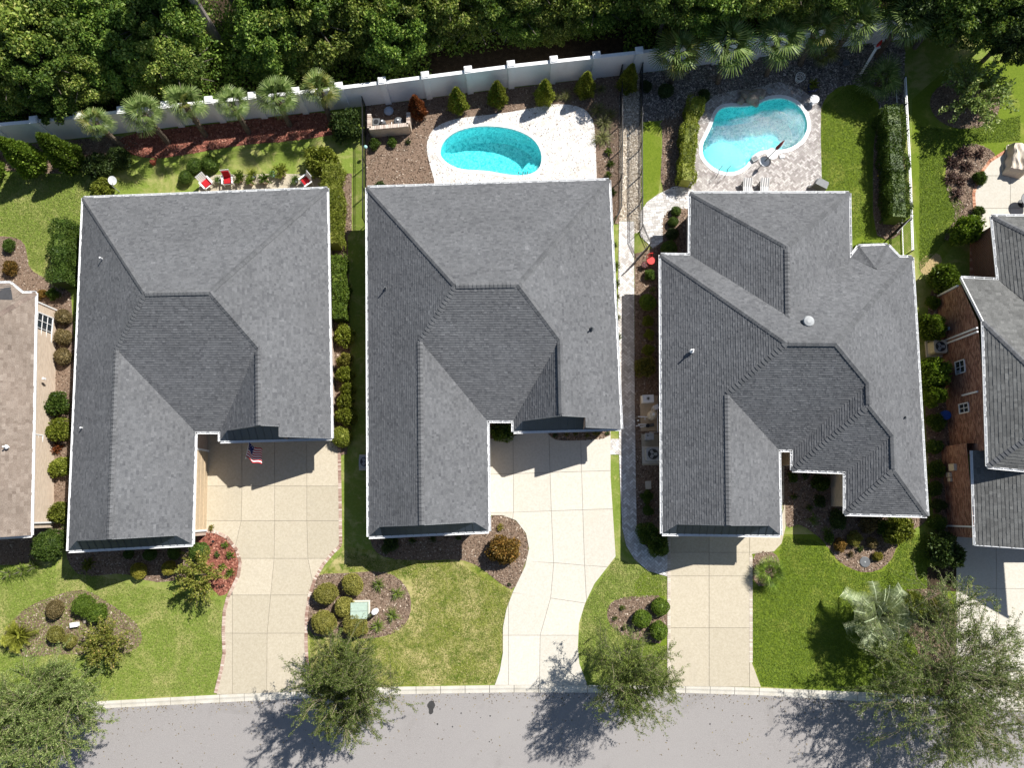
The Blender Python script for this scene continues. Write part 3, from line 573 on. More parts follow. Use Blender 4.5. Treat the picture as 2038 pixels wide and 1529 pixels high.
# ---- white privacy wall behind the gardens
WALL = [(-220, 305), (23, 285), (157, 273), (397, 244), (520, 232), (717, 210), (1020, 171), (1288, 142), (1500, 113), (1649, 94), (1835, 70), (1930, 58)]
wl = thing('privacy_wall', 'long white stucco wall with capped piers in front of the woods', 'wall', G(1020, 171)); wpts = resample(WALL, 2.85); wo_ = wl.location
for i, (a, b) in enumerate(zip(wpts, wpts[1:])):
    d = (b - a).normalized(); n = Vector((-d.y, d.x, 0)); rz = math.atan2(d.y, d.x)
    MB().box((a + b) / 2 + Vector((0, 0, 1.22)), ((b - a).length - .42, .16, 2.44), rz).build('wall_panel', m_wall_white, wl, wo_)
    MB().box((a + b) / 2 + Vector((0, 0, 2.47)), ((b - a).length - .44, .24, .07), rz).build('coping', m_white, wl, wo_)
for p, q in zip(wpts, wpts[1:] + [wpts[-1] + (wpts[-1] - wpts[-2])]):
    rz = math.atan2(q.y - p.y, q.x - p.x); o = MB().box(p + Vector((0, 0, 1.32)), (.42, .42, 2.64), rz).build('pier', m_wall_white, wl, wo_)
    MB().box(p + Vector((0, 0, 2.69)), (.52, .52, .10), rz).box(p + Vector((0, 0, 2.77)), (.38, .38, .06), rz).build('pier_cap', m_white, o, wo_)

# ---- metal fences
def fence(label, px, h, mat, step=.11, railmat=None, gate=None):
    P = [G(*p) for p in px]; T_ = thing('metal_fence', label, 'fence', P[0], group='metal garden fences'); off = T_.location; m = MB()
    for a, b in zip(P, P[1:]):
        L = (b - a).length; n = max(1, round(L / 1.9)); d = (b - a) / L
        for k in range(n):
            p, q = a + d * L * k / n, a + d * L * (k + 1) / n
            MB().box(p + Vector((0, 0, h / 2 + .03)), (.06, .06, h + .06), math.atan2(d.y, d.x)).build('post', mat, T_, off)
            for z in (.12, h - .18, h): MB().bar(p + Vector((0, 0, z)), q + Vector((0, 0, z)), .06 if railmat else .03, .035).build('rail', railmat or mat, T_, off)
        for k in range(1, int(L / step)): m.box(a + d * step * k + Vector((0, 0, h / 2)), (.018, .018, h - .06), math.atan2(d.y, d.x))
    MB().box(P[-1] + Vector((0, 0, h / 2 + .03)), (.06, .06, h + .06)).build('post', mat, T_, off)
    m.build('pickets', mat, T_, off, kind='stuff'); return T_
fence('black metal fence running from the wall beside the dark shrub between the left houses', [(728, 214), (729, 330), (729, 448)], 1.4, m_black)
fence('black metal fence on the left of the pale gravel run', [(1233, 152), (1234, 300), (1232, 425), (1222, 445)], 1.4, m_black)
fence('black metal fence on the right of the pale gravel run, ending at a garden gate', [(1273, 148), (1272, 300), (1273, 462), (1288, 497), (1262, 526)], 1.4, m_black)
fence('black metal fence with pale top rail beside the tall hedge', [(1782, 175), (1790, 330), (1796, 512)], 1.45, m_black, railmat=m_white)
fence('short black metal fence closing the gap beside the bay window', [(1796, 445), (1765, 478)], 1.4, m_black)

# fallen leaves along the gutter and on the drives
n = 1500; px = RNG.uniform(0, 2038, n); q = RNG.random(n); py = np.interp(px, [w[0] for w in KERB_S], [w[1] for w in KERB_S]) + np.where(q < .6, RNG.exponential(9, n), RNG.uniform(0, 130, n)); P = np.array([G(x, y, -.09)[:] for x, y in zip(px, py)])
a = RNG.random(n) * 6.28; L = .025 + .04 * RNG.random(n); u = np.stack([np.cos(a) * L, np.sin(a) * L, RNG.normal(0, .01, n)], 1); w = np.stack([-np.sin(a) * L * .5, np.cos(a) * L * .5, RNG.normal(0, .01, n)], 1)
link('fallen_leaves', qmesh('fallen_leaves', np.stack([P - u, P + w, P + u, P - w], 1).reshape(-1, 3), np.arange(n * 4).reshape(-1, 4)), leafm('dry_leaf', [(0, (.06, .045, .03)), (.6, (.16, .12, .06)), (1, (.30, .24, .11))], 0, .9, 0), None, label='dry fallen leaves scattered along the gutter', category='leaves', kind='stuff')
# ================================================================== HOUSES
class Roof:
    def __init__(s, house, ze, mat, capmat): s.h = house; s.ze = ze; s.pl = {'Z': (Vector((0, 0, 1)), ze)}; s.mat = mat; s.cap = capmat; s.faces = []; s.off = house.location
    def plane(s, k, p1, p2, sl, ze=None):            # eave p1->p2 with the roof on its left
        ze = s.ze if ze is None else ze; a, b = G(*p1, ze), G(*p2, ze); d = (b - a); d.z = 0; d.normalize(); n = Vector((-d.y, d.x, 0))
        s.pl[k] = (Vector((-sl * n.x, -sl * n.y, 1)), ze - sl * n.dot(Vector((a.x, a.y, 0))))
    def vert(s, k, p1, p2, back=0.0, z=None):        # vertical plane through p1,p2 moved to its left by back
        z = s.ze if z is None else z; a, b = G(*p1, z), G(*p2, z); d = (b - a); d.z = 0; d.normalize(); n = Vector((-d.y, d.x, 0)); s.pl[k] = (n, n.dot(Vector((a.x, a.y, 0))) + back)
    def p(s, tri):
        A = [s.pl[t] for t in tri.split()]; M = Matrix([a[0] for a in A]); return M.inverted() @ Vector([a[1] for a in A])
    def pts(s, lst): return [s.p(t) if isinstance(t, str) else Vector(t) for t in lst]
def shingle(roofpart, R, poly, mat, course=.145, lift=.016):
    """one face: a deck and staggered slabs of shingle, each lifted at its lower edge"""
    P = [Vector(p) for p in poly]; nrm = Vector((0, 0, 0))
    for i in range(len(P)): nrm += (P[i] - P[0]).cross(P[(i + 1) % len(P)] - P[0])
    nrm.normalize()
    if nrm.z < 0: nrm = -nrm
    u = Vector((0, 0, 1)).cross(nrm).normalized(); v = nrm.cross(u)       # v points up the slope
    if v.z < 0: u, v = -u, -v
    o = P[0]; Q = [((p - o).dot(u), (p - o).dot(v)) for p in P]; tl = [[Q[i] for i in t] for t in tris(Q)]
    B = [(min(q[0] for q in t), max(q[0] for q in t), min(q[1] for q in t), max(q[1] for q in t), t) for t in tl]
    m = MB(); v0 = min(q[1] for q in Q); v1 = max(q[1] for q in Q); u0 = min(q[0] for q in Q); u1 = max(q[0] for q in Q)
    to3 = lambda a, b, h: o + u * a + v * b + nrm * h
    y = v0
    while y < v1:
        x = u0 - random.random() * .3
        while x < u1:
            w = random.choice((.11, .15, .19, .25)) * course / .145; thick = lift + random.choice((0, 0, .010)); t = min(1, max(0, random.gauss(.55, .11))) * (.62 if random.random() < .14 else 1)
            c = [(x, y), (x + w, y), (x + w, y + course), (x, y + course)]
            for a, b, e, d, q in B:
                if x + w < a or x > b or y + course < e or y > d: continue
                k = clip_tri(c, q)
                if len(k) < 3: continue
                n = len(k); hs = [thick * (1 - (z[1] - y) / course) + .003 for z in k]
                m.add([to3(z[0], z[1], h) for z, h in zip(k, hs)], [tuple(range(n))], t)
                for i in range(n):
                    z, z2 = k[i], k[(i + 1) % n]
                    if abs(z[1] - y) < 1e-6 and abs(z2[1] - y) < 1e-6: m.add([to3(z[0], y, 0), to3(z2[0], y, 0), to3(z2[0], y, hs[(i + 1) % n]), to3(z[0], y, hs[i])], [(0, 1, 2, 3)], t * .9)
            x += w
        y += course
    return m.build('shingles', mat, roofpart, R.off, kind='stuff')
def caps(roofpart, R, a, b, mat, w=.16, step=.24):
    a, b = Vector(a), Vector(b); d = b - a; L = d.length
    if b.z < a.z: a, b = b, a; d = -d
    d.normalize(); s = d.cross(Vector((0, 0, 1))).normalized(); up = s.cross(d); m = MB(); n = int(L / step)
    for k in range(n):
        p = a + d * step * k; q = a + d * (step * (k + 1) + .02)
        h = .075; g = .03
        m.add([p - s * w - up * (g - .02), p + up * h, p + s * w - up * (g - .02), q - s * w - up * (g + .01), q + up * (h - .045), q + s * w - up * (g + .01)], [(0, 3, 4, 1), (1, 4, 5, 2), (0, 1, 2)])
    return m.build('ridge_cap', mat, roofpart, R.off, kind='stuff')
def gutter(house, off, a, b, hang=True):
    a, b = Vector(a), Vector(b); d = (b - a); L = d.length; d.normalize(); n = Vector((d.y, -d.x, 0)).normalized(); m = MB()
    pr = [(0, -.11), (.10, -.11), (.13, .0), (.115, .0), (.09, -.09), (0, -.09)]
    v = [q + n * x + Vector((0, 0, z)) for q in (a, b) for x, z in pr]; m.add(v, [(i, i + 6, i + 7, i + 1) for i in range(5)] + [(0, 1, 2, 3, 4, 5), (11, 10, 9, 8, 7, 6)])
    m.add([q + n * x + Vector((0, 0, z)) for q in (a, b) for x, z in ((-.012, .03), (-.012, -.18), (.006, -.18), (.006, .03))], [(0, 1, 5, 4), (1, 2, 6, 5), (2, 3, 7, 6), (3, 0, 4, 7)])
    k = .3
    while hang and k < L: m.box(a + d * k + n * .05 + Vector((0, 0, .012)), (.03, .16, .012), math.atan2(d.y, d.x)); k += .6
    return m.build('gutter', m_white, house, off)
def walls(house, off, P, top, mat, name='wall'):
    m = MB(); n = len(P)
    for i in range(n):
        a, b = P[i], P[(i + 1) % n]; m.add([(a[0], a[1], -.05), (b[0], b[1], -.05), (b[0], b[1], top), (a[0], a[1], top)], [(0, 1, 2, 3)])
    return m.build(name, mat, house, off)
def soffit(house, off, P, z):
    m = MB(); I = inset(P, .5); n = len(I); A = sum(P[i][0] * P[(i + 1) % n][1] - P[(i + 1) % n][0] * P[i][1] for i in range(n)); P = P if A > 0 else P[::-1]
    for i in range(n): j = (i + 1) % n; m.add([(*P[i][:2], z), (*I[i], z), (*I[j], z), (*P[j][:2], z)], [(0, 1, 2, 3)])
    return m.build('soffit', m_white, house, off)
def finish(R, faces, hips, eave, inw=.45, wallmat=m_brick_pale, top=3.12, course=.145, nogut=()):
    hs = R.h; deck = MB()
    for f in faces: deck.add([q - Vector((0, 0, .004)) for q in R.pts(f)], [tuple(range(len(f)))])
    rp = deck.build('roof', m_deck, hs, R.off)
    for f in faces: shingle(rp, R, R.pts(f), R.mat, course)
    for a, b in hips: caps(rp, R, *R.pts([a, b]), R.cap)
    E = [tuple(q) for q in R.pts(eave)]; A = sum(E[i][0] * E[(i + 1) % len(E)][1] - E[(i + 1) % len(E)][0] * E[i][1] for i in range(len(E)))
    if A < 0: E = E[::-1]
    for i in range(len(E)):
        if i not in nogut: gutter(hs, R.off, E[i], E[(i + 1) % len(E)])
    I = inset([e[:2] for e in E], inw); walls(hs, R.off, I, top, wallmat); soffit(hs, R.off, [e[:2] for e in E], R.ze - .17); return rp, I
def skirt(R, poly, seamdir=True):                    # dark standing-seam pent roof
    P = R.pts(poly); o = MB().add([p + Vector((0, 0, .01)) for p in P], [tuple(range(len(P)))]).build('pent_roof', m_metalroof, R.h, R.off)
    a, b, c, d = P; L = (d - a).length; up = (b - a)
    n = max(2, int(L / .42))
    for k in range(1, n):
        f = k / n; s = a.lerp(d, f); e = None; x = (b - a).dot((d - a).normalized()); x2 = (c - a).dot((d - a).normalized()); t = f * L
        h = 1.0
        if t < x: h = t / x
        if t > x2: h = (L - t) / max(1e-6, L - x2)
        ax = (d - a).normalized(); perp = up - ax * up.dot(ax); MB().bar(s + Vector((0, 0, .02)), s + perp * h + Vector((0, 0, .02)), .03, .04).build('seam', m_metalroof, o, R.off)
    return o
def gable(R, poly, mat): P = R.pts(poly); return MB().add(P, [tuple(range(len(P)))]).build('gable_wall', mat, R.h, R.off)
def pipe_vent(house, off, px, py, z, mat, h=.45, r=.05):
    p = G(px, py, z); MB().tube([p - Vector((0, 0, .4)), p + Vector((0, 0, h))], r, 10).lathe([(.13, -.05), (.13, .02), (.06, .10)], 12, p).build('vent_pipe', mat, house, off)
def rake(R, a, b):                                   # white rake board
    a, b = R.pts([a, b]); MB().bar(a - Vector((0, 0, .07)), b - Vector((0, 0, .07)), .05, .14).build('rake_board', m_trim, R.h, R.off)

def twin(label, defs, sl, front, xs, front2, xstep, wm, gd):
    N_, W_, E_, S_, WE_, EW_ = defs
    h = thing('house', label, 'house', G(*front[0])); R = Roof(h, 3.2, m_shingle, m_cap)
    for k, d, s in zip(('N', 'W', 'E', 'S', 'WE', 'EW'), defs, sl): R.plane(k, *d, s)
    R.plane('F', *front, .95); R.vert('V', *front, .82); R.vert('Vo', *front, .58)
    R.plane('F2', *front2, .95); R.vert('V2', *front2, .80); R.vert('V2o', *front2, .58); R.vert('Y', *front2, -.02); R.vert('X', (xstep, 700), (xstep + 1, 900), 0, 4.0)
    faces = [['N W Z', 'N W S', 'N E S', 'N E Z'], ['W N Z', 'N W S', 'W S WE', 'W WE Vo', 'W F Vo', 'W F Z'], ['S WE Z', 'W S WE', 'N W S', 'N E S', 'E S EW', 'S EW Z'],
             ['S WE Z', 'W S WE', 'W WE Vo', 'WE F Vo', 'WE F Z'], ['N E Z', 'N E S', 'E S EW', 'E EW V2o', 'E X V2o', 'E X Y', 'E Y Z'], ['S EW Z', 'E S EW', 'E EW V2o', 'EW F2 V2o', 'EW F2 Z']]
    hips = [('N W Z', 'N W S'), ('N W S', 'N E S'), ('N E Z', 'N E S'), ('W S WE', 'N W S'), ('E S EW', 'N E S'), ('W WE Vo', 'W S WE'), ('E EW V2o', 'E S EW')]
    eave = ['N W Z', 'W F Z', 'WE F Z', 'WE S Z', 'S EW Z', 'EW Y Z', 'E Y Z', 'N E Z']
    rp, I = finish(R, faces, hips, eave, wallmat=wm)
    skirt(R, ['W F Z', 'W F V', 'WE F V', 'WE F Z']); gable(R, ['W F V', 'W WE V', 'WE F V'], wm)
    skirt(R, ['EW F2 Z', 'EW F2 V2', 'X F2 V2', 'X F2 Z']); gable(R, ['EW F2 V2', 'E EW V2', 'E X V2', 'X F2 V2'], wm)
    gable(R, ['E X V2o', 'E X Y', 'X F2 Y', 'X F2 V2o'], wm)
    rake(R, 'W F Vo', 'W WE Vo'); rake(R, 'WE F Vo', 'W WE Vo'); rake(R, 'EW F2 V2o', 'E EW V2o'); rake(R, 'E X V2o', 'E EW V2o'); rake(R, 'E X Y', 'E Y Z')
    # garage door in the inner face of the wing
    a, b = R.pts(['WE F Z', 'WE S Z']); d = (b - a); L = d.length; d.normalize(); n = Vector((d.y, -d.x, 0)).normalized() * -.45; n = n if n.x < 0 else -n
    s0, s1 = a + n + d * gd[0] + Vector((.03, 0, 0)), a + n + d * (L - gd[1]) + Vector((.03, 0, 0)); fr = MB()
    g = MB()
    g.add([(s0.x, s0.y, .04), (s1.x, s1.y, .04), (s1.x, s1.y, 2.3), (s0.x, s0.y, 2.3)], [(0, 1, 2, 3)]); do = g.build('garage_door', m_tan, h, R.off)
    for z in (.6, 1.17, 1.74): MB().bar(Vector((s0.x + .012, s0.y, z)), Vector((s1.x + .012, s1.y, z)), .02, .03).build('door_rail', m_tan, do, R.off)
    MB().bar(Vector((s0.x + .03, s0.y, 2.38)), Vector((s1.x + .03, s1.y, 2.38)), .06, .16).bar(Vector((s0.x + .03, s0.y, 0)), Vector((s0.x + .03, s0.y, 2.4)), .12, .06).bar(Vector((s1.x + .03, s1.y, 0)), Vector((s1.x + .03, s1.y, 2.4)), .12, .06).build('door_frame', m_white, h, R.off)
    return h, R, I
h1, R1_, I1 = twin('leftmost of three charcoal-roofed houses, flag over its driveway', [((651, 375), (166, 394)), ((166, 394), (136, 1096)), ((660, 872), (651, 375)), ((389, 860), (438, 860)), ((383, 1083), (389, 860)), ((438, 860), (438, 877))],
                   (.552, .699, .749, .573, .715, .842), ((136, 1097), (383, 1084)), None, ((438, 878), (660, 872)), 565, m_brick_pale, (.75, .9))
for x, y, z in ((206, 517, 4.6), (168, 853, 3.6)): pipe_vent(h1, R1_.off, x, y, z, m_white)
h2, R2_, I2 = twin('middle charcoal-roofed house with the bean-shaped pool behind', [((1212, 358), (731, 373)), ((731, 373), (734, 1068)), ((1236, 853), (1212, 358)), ((970, 838), (1022, 838)), ((973, 1058), (970, 838)), ((1022, 838), (1022, 860))],
                   (.516, .705, .677, .556, .651, .919), ((734, 1069), (973, 1058)), None, ((1022, 859), (1236, 853)), 1162, m_brick_pale, (.75, .9))
for x, y, z in ((768, 575, 4.1), (1178, 654, 4.5)): pipe_vent(h2, R2_.off, x, y, z, m_greyd)
# porch columns and front door of the entries
for h, R, x, y in ((h1, R1_, 500, 868), (h2, R2_, 1090, 848)):
    p = G(x, y, 0); MB().box((p.x, p.y + .25, 1.15), (1.1, .06, 2.2)).build('front_door', plain('dark_door', (.06, .03, .02), .5, .3), h, R.off)
# ---- third house, stepped front
h3 = thing('house', 'charcoal-roofed house with stepped front beside the kidney pool', 'house', G(1560, 800)); R3_ = R = Roof(h3, 3.2, m_shingle, m_cap)
for k, a, b, s in (('N', (1815, 512), (1315, 507), .655), ('W', (1315, 507), (1318, 1063), .687), ('E', (1845, 1027), (1815, 512), .629), ('SA', (1545, 896), (1577, 896), .754), ('WE', (1553, 1060), (1550, 896), .627), ('WA', (1577, 896), (1577, 935), .808),
                   ('SB', (1577, 936), (1682, 940), .755), ('WB', (1682, 940), (1682, 1023), .761), ('SC', (1682, 1023), (1845, 1027), .633), ('NN', (1690, 384), (1374, 384), .664), ('NW', (1374, 384), (1373, 507), .611), ('NE', (1693, 500), (1690, 384), .609)): R.plane(k, a, b, s)
fr = ((1318, 1063), (1553, 1066)); R.plane('F', *fr, .95); R.vert('V', *fr, .82); R.vert('Vo', *fr, .58)
faces = [['W N Z', 'N W SA', 'N E SA', 'N E Z', 'N NE Z', 'N NW NE', 'N NW Z'], ['W N Z', 'N W SA', 'W SA WE', 'W WE Vo', 'W F Vo', 'W F Z'], ['SA WE Z', 'W SA WE', 'N W SA', 'N E SA', 'E SA WA', 'SA WA Z'], ['SA WE Z', 'W SA WE', 'W WE Vo', 'WE F Vo', 'WE F Z'],
         ['SA WA Z', 'E SA WA', 'E SB WA', 'WA SB Z'], ['WA SB Z', 'E SB WA', 'E SB WB', 'SB WB Z'], ['SB WB Z', 'E SB WB', 'E SC WB', 'WB SC Z'], ['WB SC Z', 'E SC WB', 'E SC Z'], ['E N Z', 'N E SA', 'E SA WA', 'E SB WA', 'E SB WB', 'E SC WB', 'E SC Z'],
         ['NN NW Z', 'NN NE Z', 'NN NW NE'], ['NN NW Z', 'NN NW NE', 'N NW NE', 'N NW Z'], ['NN NE Z', 'NN NW NE', 'N NW NE', 'N NE Z']]
zb = 3.24; ap = G(1745, 534, 4.0); na = R.pl['N']; ap.z = na[1] - na[0].x * ap.x - na[0].y * ap.y + .05
b0, b1, b2, b3 = G(1692, 513, zb), G(1709, 490, zb), G(1767, 488, zb), G(1790, 512, zb)
faces += [[b0, b1, ap], [b1, b2, ap], [b2, b3, ap]]
hips = [('N W Z', 'N W SA'), ('N W SA', 'N E SA'), ('N E Z', 'N E SA'), ('W SA WE', 'N W SA'), ('W WE Vo', 'W SA WE'), ('E SA WA', 'N E SA'), ('E SB WA', 'E SA WA'), ('WA SB Z', 'E SB WA'), ('E SB WB', 'E SB WA'), ('E SC WB', 'E SB WB'), ('WB SC Z', 'E SC WB'), ('E SC Z', 'E SC WB'),
        ('NN NW Z', 'NN NW NE'), ('NN NE Z', 'NN NW NE'), ('N NW NE', 'NN NW NE'), (b1, ap), (b2, ap)]
eave = ['W N Z', 'W F Z', 'WE F Z', 'WE SA Z', 'SA WA Z', 'WA SB Z', 'SB WB Z', 'WB SC Z', 'SC E Z', 'E N Z', b3, b2, b1, b0, 'NE NN Z', 'NN NW Z', 'NW N Z']
finish(R, faces, hips, eave, wallmat=m_brick_cream)
skirt(R, ['W F Z', 'W F V', 'WE F V', 'WE F Z']); gable(R, ['W F V', 'W WE V', 'WE F V'], m_brick_cream); rake(R, 'W F Vo', 'W WE Vo'); rake(R, 'WE F Vo', 'W WE Vo')
pipe_vent(h3, R.off, 1377, 699, 4.5, m_white); pipe_vent(h3, R.off, 1800, 831, 4.1, m_greyd, .3)
p = G(1612, 638, 6.9); q = R.pl['N']; p.z = q[1] - q[0].x * p.x - q[0].y * p.y
MB().lathe([(.16, -.3), (.16, .12), (.30, .14), (.33, .20), (.29, .28), (.12, .34)], 18, p).build('turbine_vent', m_grey, h3, R.off)
a, b = R.pts(['W F Z', 'WE F Z']); d = (b - a).normalized(); s0, s1 = a + d * 1.2, b - d * 1.2
MB().add([(s0.x, s0.y + .42, .04), (s1.x, s1.y + .42, .04), (s1.x, s1.y + .42, 2.3), (s0.x, s0.y + .42, 2.3)], [(0, 1, 2, 3)]).build('garage_door', m_white, h3, R.off)
# ---- brown-roofed neighbour, cut by the left edge
h0 = thing('house', 'brown-shingled house with pale walls at the left edge', 'house', G(0, 820)); R0_ = R = Roof(h0, 3.0, m_shingle0, m_cap0)
R.plane('E', (62, 1066), (71, 583), .62); R.plane('N', (71, 583), (-60, 587), .62); R.vert('S', (-60, 1074), (62, 1066)); xr = G(62, 1066, 3).x - 12
R.plane('Wx', tuple(((-510), 560)), tuple((-510, 1100)), .62)
nb = R.pl['N']; top = G(30, 600, 3); n0, n1, n2 = G(45, 583.5, 3.02), G(20, 563, 3.02), G(-120, 566, 3.02)
bk1 = G(14, 592, 3.9); bk1.z = nb[1] - nb[0].x * bk1.x - nb[0].y * bk1.y + .03; bk2 = Vector((n2.x, bk1.y + .2, 0)); bk2.z = nb[1] - nb[0].x * bk2.x - nb[0].y * bk2.y + .03
faces = [['E N Z', 'E N Wx', 'E Wx S', 'E S Z'], ['E N Z', 'E N Wx', 'N Wx Z'], ['Wx N Z', 'E N Wx', 'E Wx S', 'Wx S Z'], [n0, n1, bk1], [n1, n2, bk2, bk1]]
finish(R, faces, [('E N Z', 'E N Wx'), ('E Wx S', 'E N Wx')], ['E N Z', n0, n1, n2, 'N Wx Z', 'Wx S Z', 'E S Z'], inw=.42, wallmat=m_brick_cream, top=2.95, course=.2)
gable(R, ['E S Z', 'E Wx S', 'Wx S Z'], m_brick_cream); pipe_vent(h0, R.off, 12, 890, 3.9, m_white, .3)
def window(house, off, x, y0, y1, z0, z1, nx, nz, side):    # in a wall facing side (+1 east, -1 west): frame, panes, muntins
    fr = MB(); w = .07; s = side
    for y in (y0, y1): fr.box((x + s * .03, y, (z0 + z1) / 2), (.06, w, z1 - z0 + w))
    for z in (z0, z1): fr.box((x + s * .031, (y0 + y1) / 2, z), (.06, abs(y1 - y0) + w, w))
    for k in range(1, nx): fr.box((x + s * .027, y0 + (y1 - y0) * k / nx, (z0 + z1) / 2), (.03, .035, z1 - z0))
    for k in range(1, nz): fr.box((x + s * .0275, (y0 + y1) / 2, z0 + (z1 - z0) * k / nz), (.03, abs(y1 - y0), .035))
    o = fr.build('window', m_white, house, off)
    for i in range(nx):
        for j in range(nz):
            a, b = y0 + (y1 - y0) * i / nx, y0 + (y1 - y0) * (i + 1) / nx; c, d = z0 + (z1 - z0) * j / nz, z0 + (z1 - z0) * (j + 1) / nz
            MB().add([(x + s * .016, a, c), (x + s * .016, b, c), (x + s * .016, b, d), (x + s * .016, a, d)], [(0, 1, 2, 3)]).build('pane', m_glass, o, off)
xe = G(66, 850, 3.0).x - .42
window(h0, R.off, G(68, 660, 3).x - .42, G(100, 691, .5).y, G(100, 634, .5).y, .55, 2.2, 4, 3, 1); window(h0, R.off, xe, G(80, 884, 1.6).y, G(80, 866, 1.6).y, 1.3, 2.2, 2, 2, 1)
def downspout(house, off, x, y, z, w=.09): MB().bar((x, y, .05), (x, y, z), w, w).build('downspout', m_white, house, off)
downspout(h0, R.off, G(68, 600, 3).x - .33, G(110, 618).y, 2.95); downspout(h0, R.off, G(63, 1040, 3).x - .33, G(107, 1040).y, 2.95)
for n, (py, z0, z1, dx, dy, mm) in {'meter_box': (952, 1.0, 1.6, .18, .5, m_white), 'conduit_box': (968, .7, 1.1, .14, .3, m_white), 'cable_box': (930, 1.2, 1.4, .12, .2, m_white), 'disconnect_box': (944, .9, 1.1, .12, .25, m_white), 'wall_lamp': (763, 1.7, 1.95, .12, .12, m_white)}.items():
    MB().box((xe + .02 + dx / 2, G(90, py).y, (z0 + z1) / 2), (dx, dy, z1 - z0)).build(n, mm, h0, R.off)
# ---- red brick neighbour, cut by the right edge
h4 = thing('house', 'red brick house with grey roof at the right edge', 'house', G(1960, 800)); R4_ = R = Roof(h4, 3.0, m_shingle4, m_cap)
ZU = 4.3
R.plane('W', (1956, 640), (1966, 928), .62, ZU); R.plane('S', (1966, 929), (2060, 938), .62, ZU); k0, k1 = G(1972, 557, 3.0), G(1913, 553, 3.0); kk = G(1957, 640, ZU); sN = (ZU - 3.0) / (k1.y - kk.y)
R.plane('N', (1972, 557), (1913, 553), sN); R.pl['U'] = (Vector((0, 0, 1)), ZU); R.vert('Xr', (2300, 400), (2300, 1100)); R.vert('K', (1913, 553), (1957, 640)); R.pl['K'] = (Vector((1, 0, 0)), k1.x + .02)
c0_ = G(1974, 430, 3.0); xA = c0_.x
R.plane('LW', (1935, 897), (1941, 1086), .55, 2.9); R.vert('LN', (1990, 897), (1935, 897), 0, 2.9); R.vert('LS', (1941, 1086), (2000, 1090), 0, 2.9); R.pl['LZ'] = (Vector((0, 0, 1)), 2.9)
xw = G(1875, 720).x; xl = G(1882, 1000).x; XR = 46.0; R.pl['XR'] = (Vector((1, 0, 0)), XR); R.pl['X2'] = (Vector((1, 0, 0)), xl + 7.5)
krk = [k1, kk]
faces = [[k1, kk, 'W N S', 'N S XR', (XR, k1.y, 3.0 + 0)], [kk, 'W N S', 'W S U'], ['W S U', 'W N S', 'N S XR', 'S XR U'], [c0_, (xA + 8, c0_.y - 8, 7.8), (xA + 8, k0.y - 4.8 / sN, 7.8), (xA, k0.y, 3.0)], [c0_, (xA + 8, c0_.y - 8, 7.8), (XR, c0_.y - 8, 7.8), (XR, c0_.y, 3.0)], ['LW LN LZ', 'LW LN X2', 'LW LS X2', 'LW LS LZ']]
deck = MB()
for f in faces[1:]: deck.add([q - Vector((0, 0, .004)) for q in R.pts(f)], [tuple(range(len(f)))])
rp = deck.build('roof', m_deck, h4, R.off)
nf = R.pts(faces[0]); nf[-1].z = R.pl['N'][1] - R.pl['N'][0].x * nf[-1].x - R.pl['N'][0].y * nf[-1].y
for f in [nf] + [R.pts(f) for f in faces[1:]]: shingle(rp, R, f, R.mat, .2)
for a, b in ((kk, 'W N S'), ('W S U', 'W N S'), (c0_, (xA + 8, c0_.y - 8, 7.8))): caps(rp, R, *R.pts([a, b]), R.cap)
ug = R.pts(['W S U', 'S XR U', (xA, k0.y, 3.0), c0_, (XR, c0_.y, 3.0), 'LW LN LZ', 'LW LS LZ', 'LS X2 LZ'])
for a, b in ((kk, ug[0]), (ug[0], ug[1]), (ug[2], k1), (ug[3], ug[2]), (ug[4], ug[3]), (ug[5], ug[6])): gutter(h4, R.off, a, b)
MB().bar(k1 - Vector((0, 0, .08)), kk - Vector((0, 0, .08)), .06, .2).build('rake_board', m_white, h4, R.off)
MB().bar(ug[6] - Vector((0, 0, .08)), R.p('LW LS X2') - Vector((0, 0, .08)), .05, .18).build('rake_board', m_white, h4, R.off)
yn, ys = k1.y - .4, G(1885, 905).y; yk = kk.y
yl0, yl1 = G(1882, 890).y, G(1882, 1068).y
def brickwall(poly, x, nm):                          # bricks laid in a wall facing west at x; poly in (y,z)
    o = MB().add([(x + .012, a, b) for a, b in poly], [tuple(range(len(poly)))]).build(nm, m_mortar, h4, R.off)
    tl = [[poly[i] for i in t] for t in tris(poly)]; ya, yb = min(p[0] for p in poly), max(p[0] for p in poly); m = MB(); z = 0; r = 0
    while z < max(p[1] for p in poly):
        y = ya - (r % 2) * .12
        while y < yb:
            c = [(y + .007, z + .007), (y + .233, z + .007), (y + .233, z + .083), (y + .007, z + .083)]; t = random.random(); xo = x - random.uniform(0, .006)
            for q in tl:
                k = clip_tri(c, q)
                if len(k) >= 3: m.add([(xo, a, b) for a, b in k], [tuple(range(len(k)))], t)
            y += .24
        z += .09; r += 1
    m.build('bricks', m_redbrick, o, R.off, kind='stuff')
brickwall([(ys, 0), (yn, 0), (yn, 2.85), (yk, ZU - .12), (ys, ZU - .12)], xw, 'wall'); brickwall([(yl1, 0), (yl0, 0), (yl0, 2.85), (yl1, 2.85)], xl, 'wall')
m_rb = brickm('red_brick_wall', (.22, .085, .05), (.15, .055, .034), (.30, .26, .22))
for x0, a, b, z in ((xw + .02, ys, yn, ZU - .12), (xl + .02, yl1, yl0, 2.85)):
    m = MB(); m.add([(x0, a, 0), (XR, a, 0), (XR, a, z), (x0, a, z)], [(0, 1, 2, 3)]); m.add([(x0, b, 0), (XR, b, 0), (XR, b, 2.85), (x0, b, 2.85)], [(0, 1, 2, 3)]); m.build('wall', m_rb, h4, R.off)
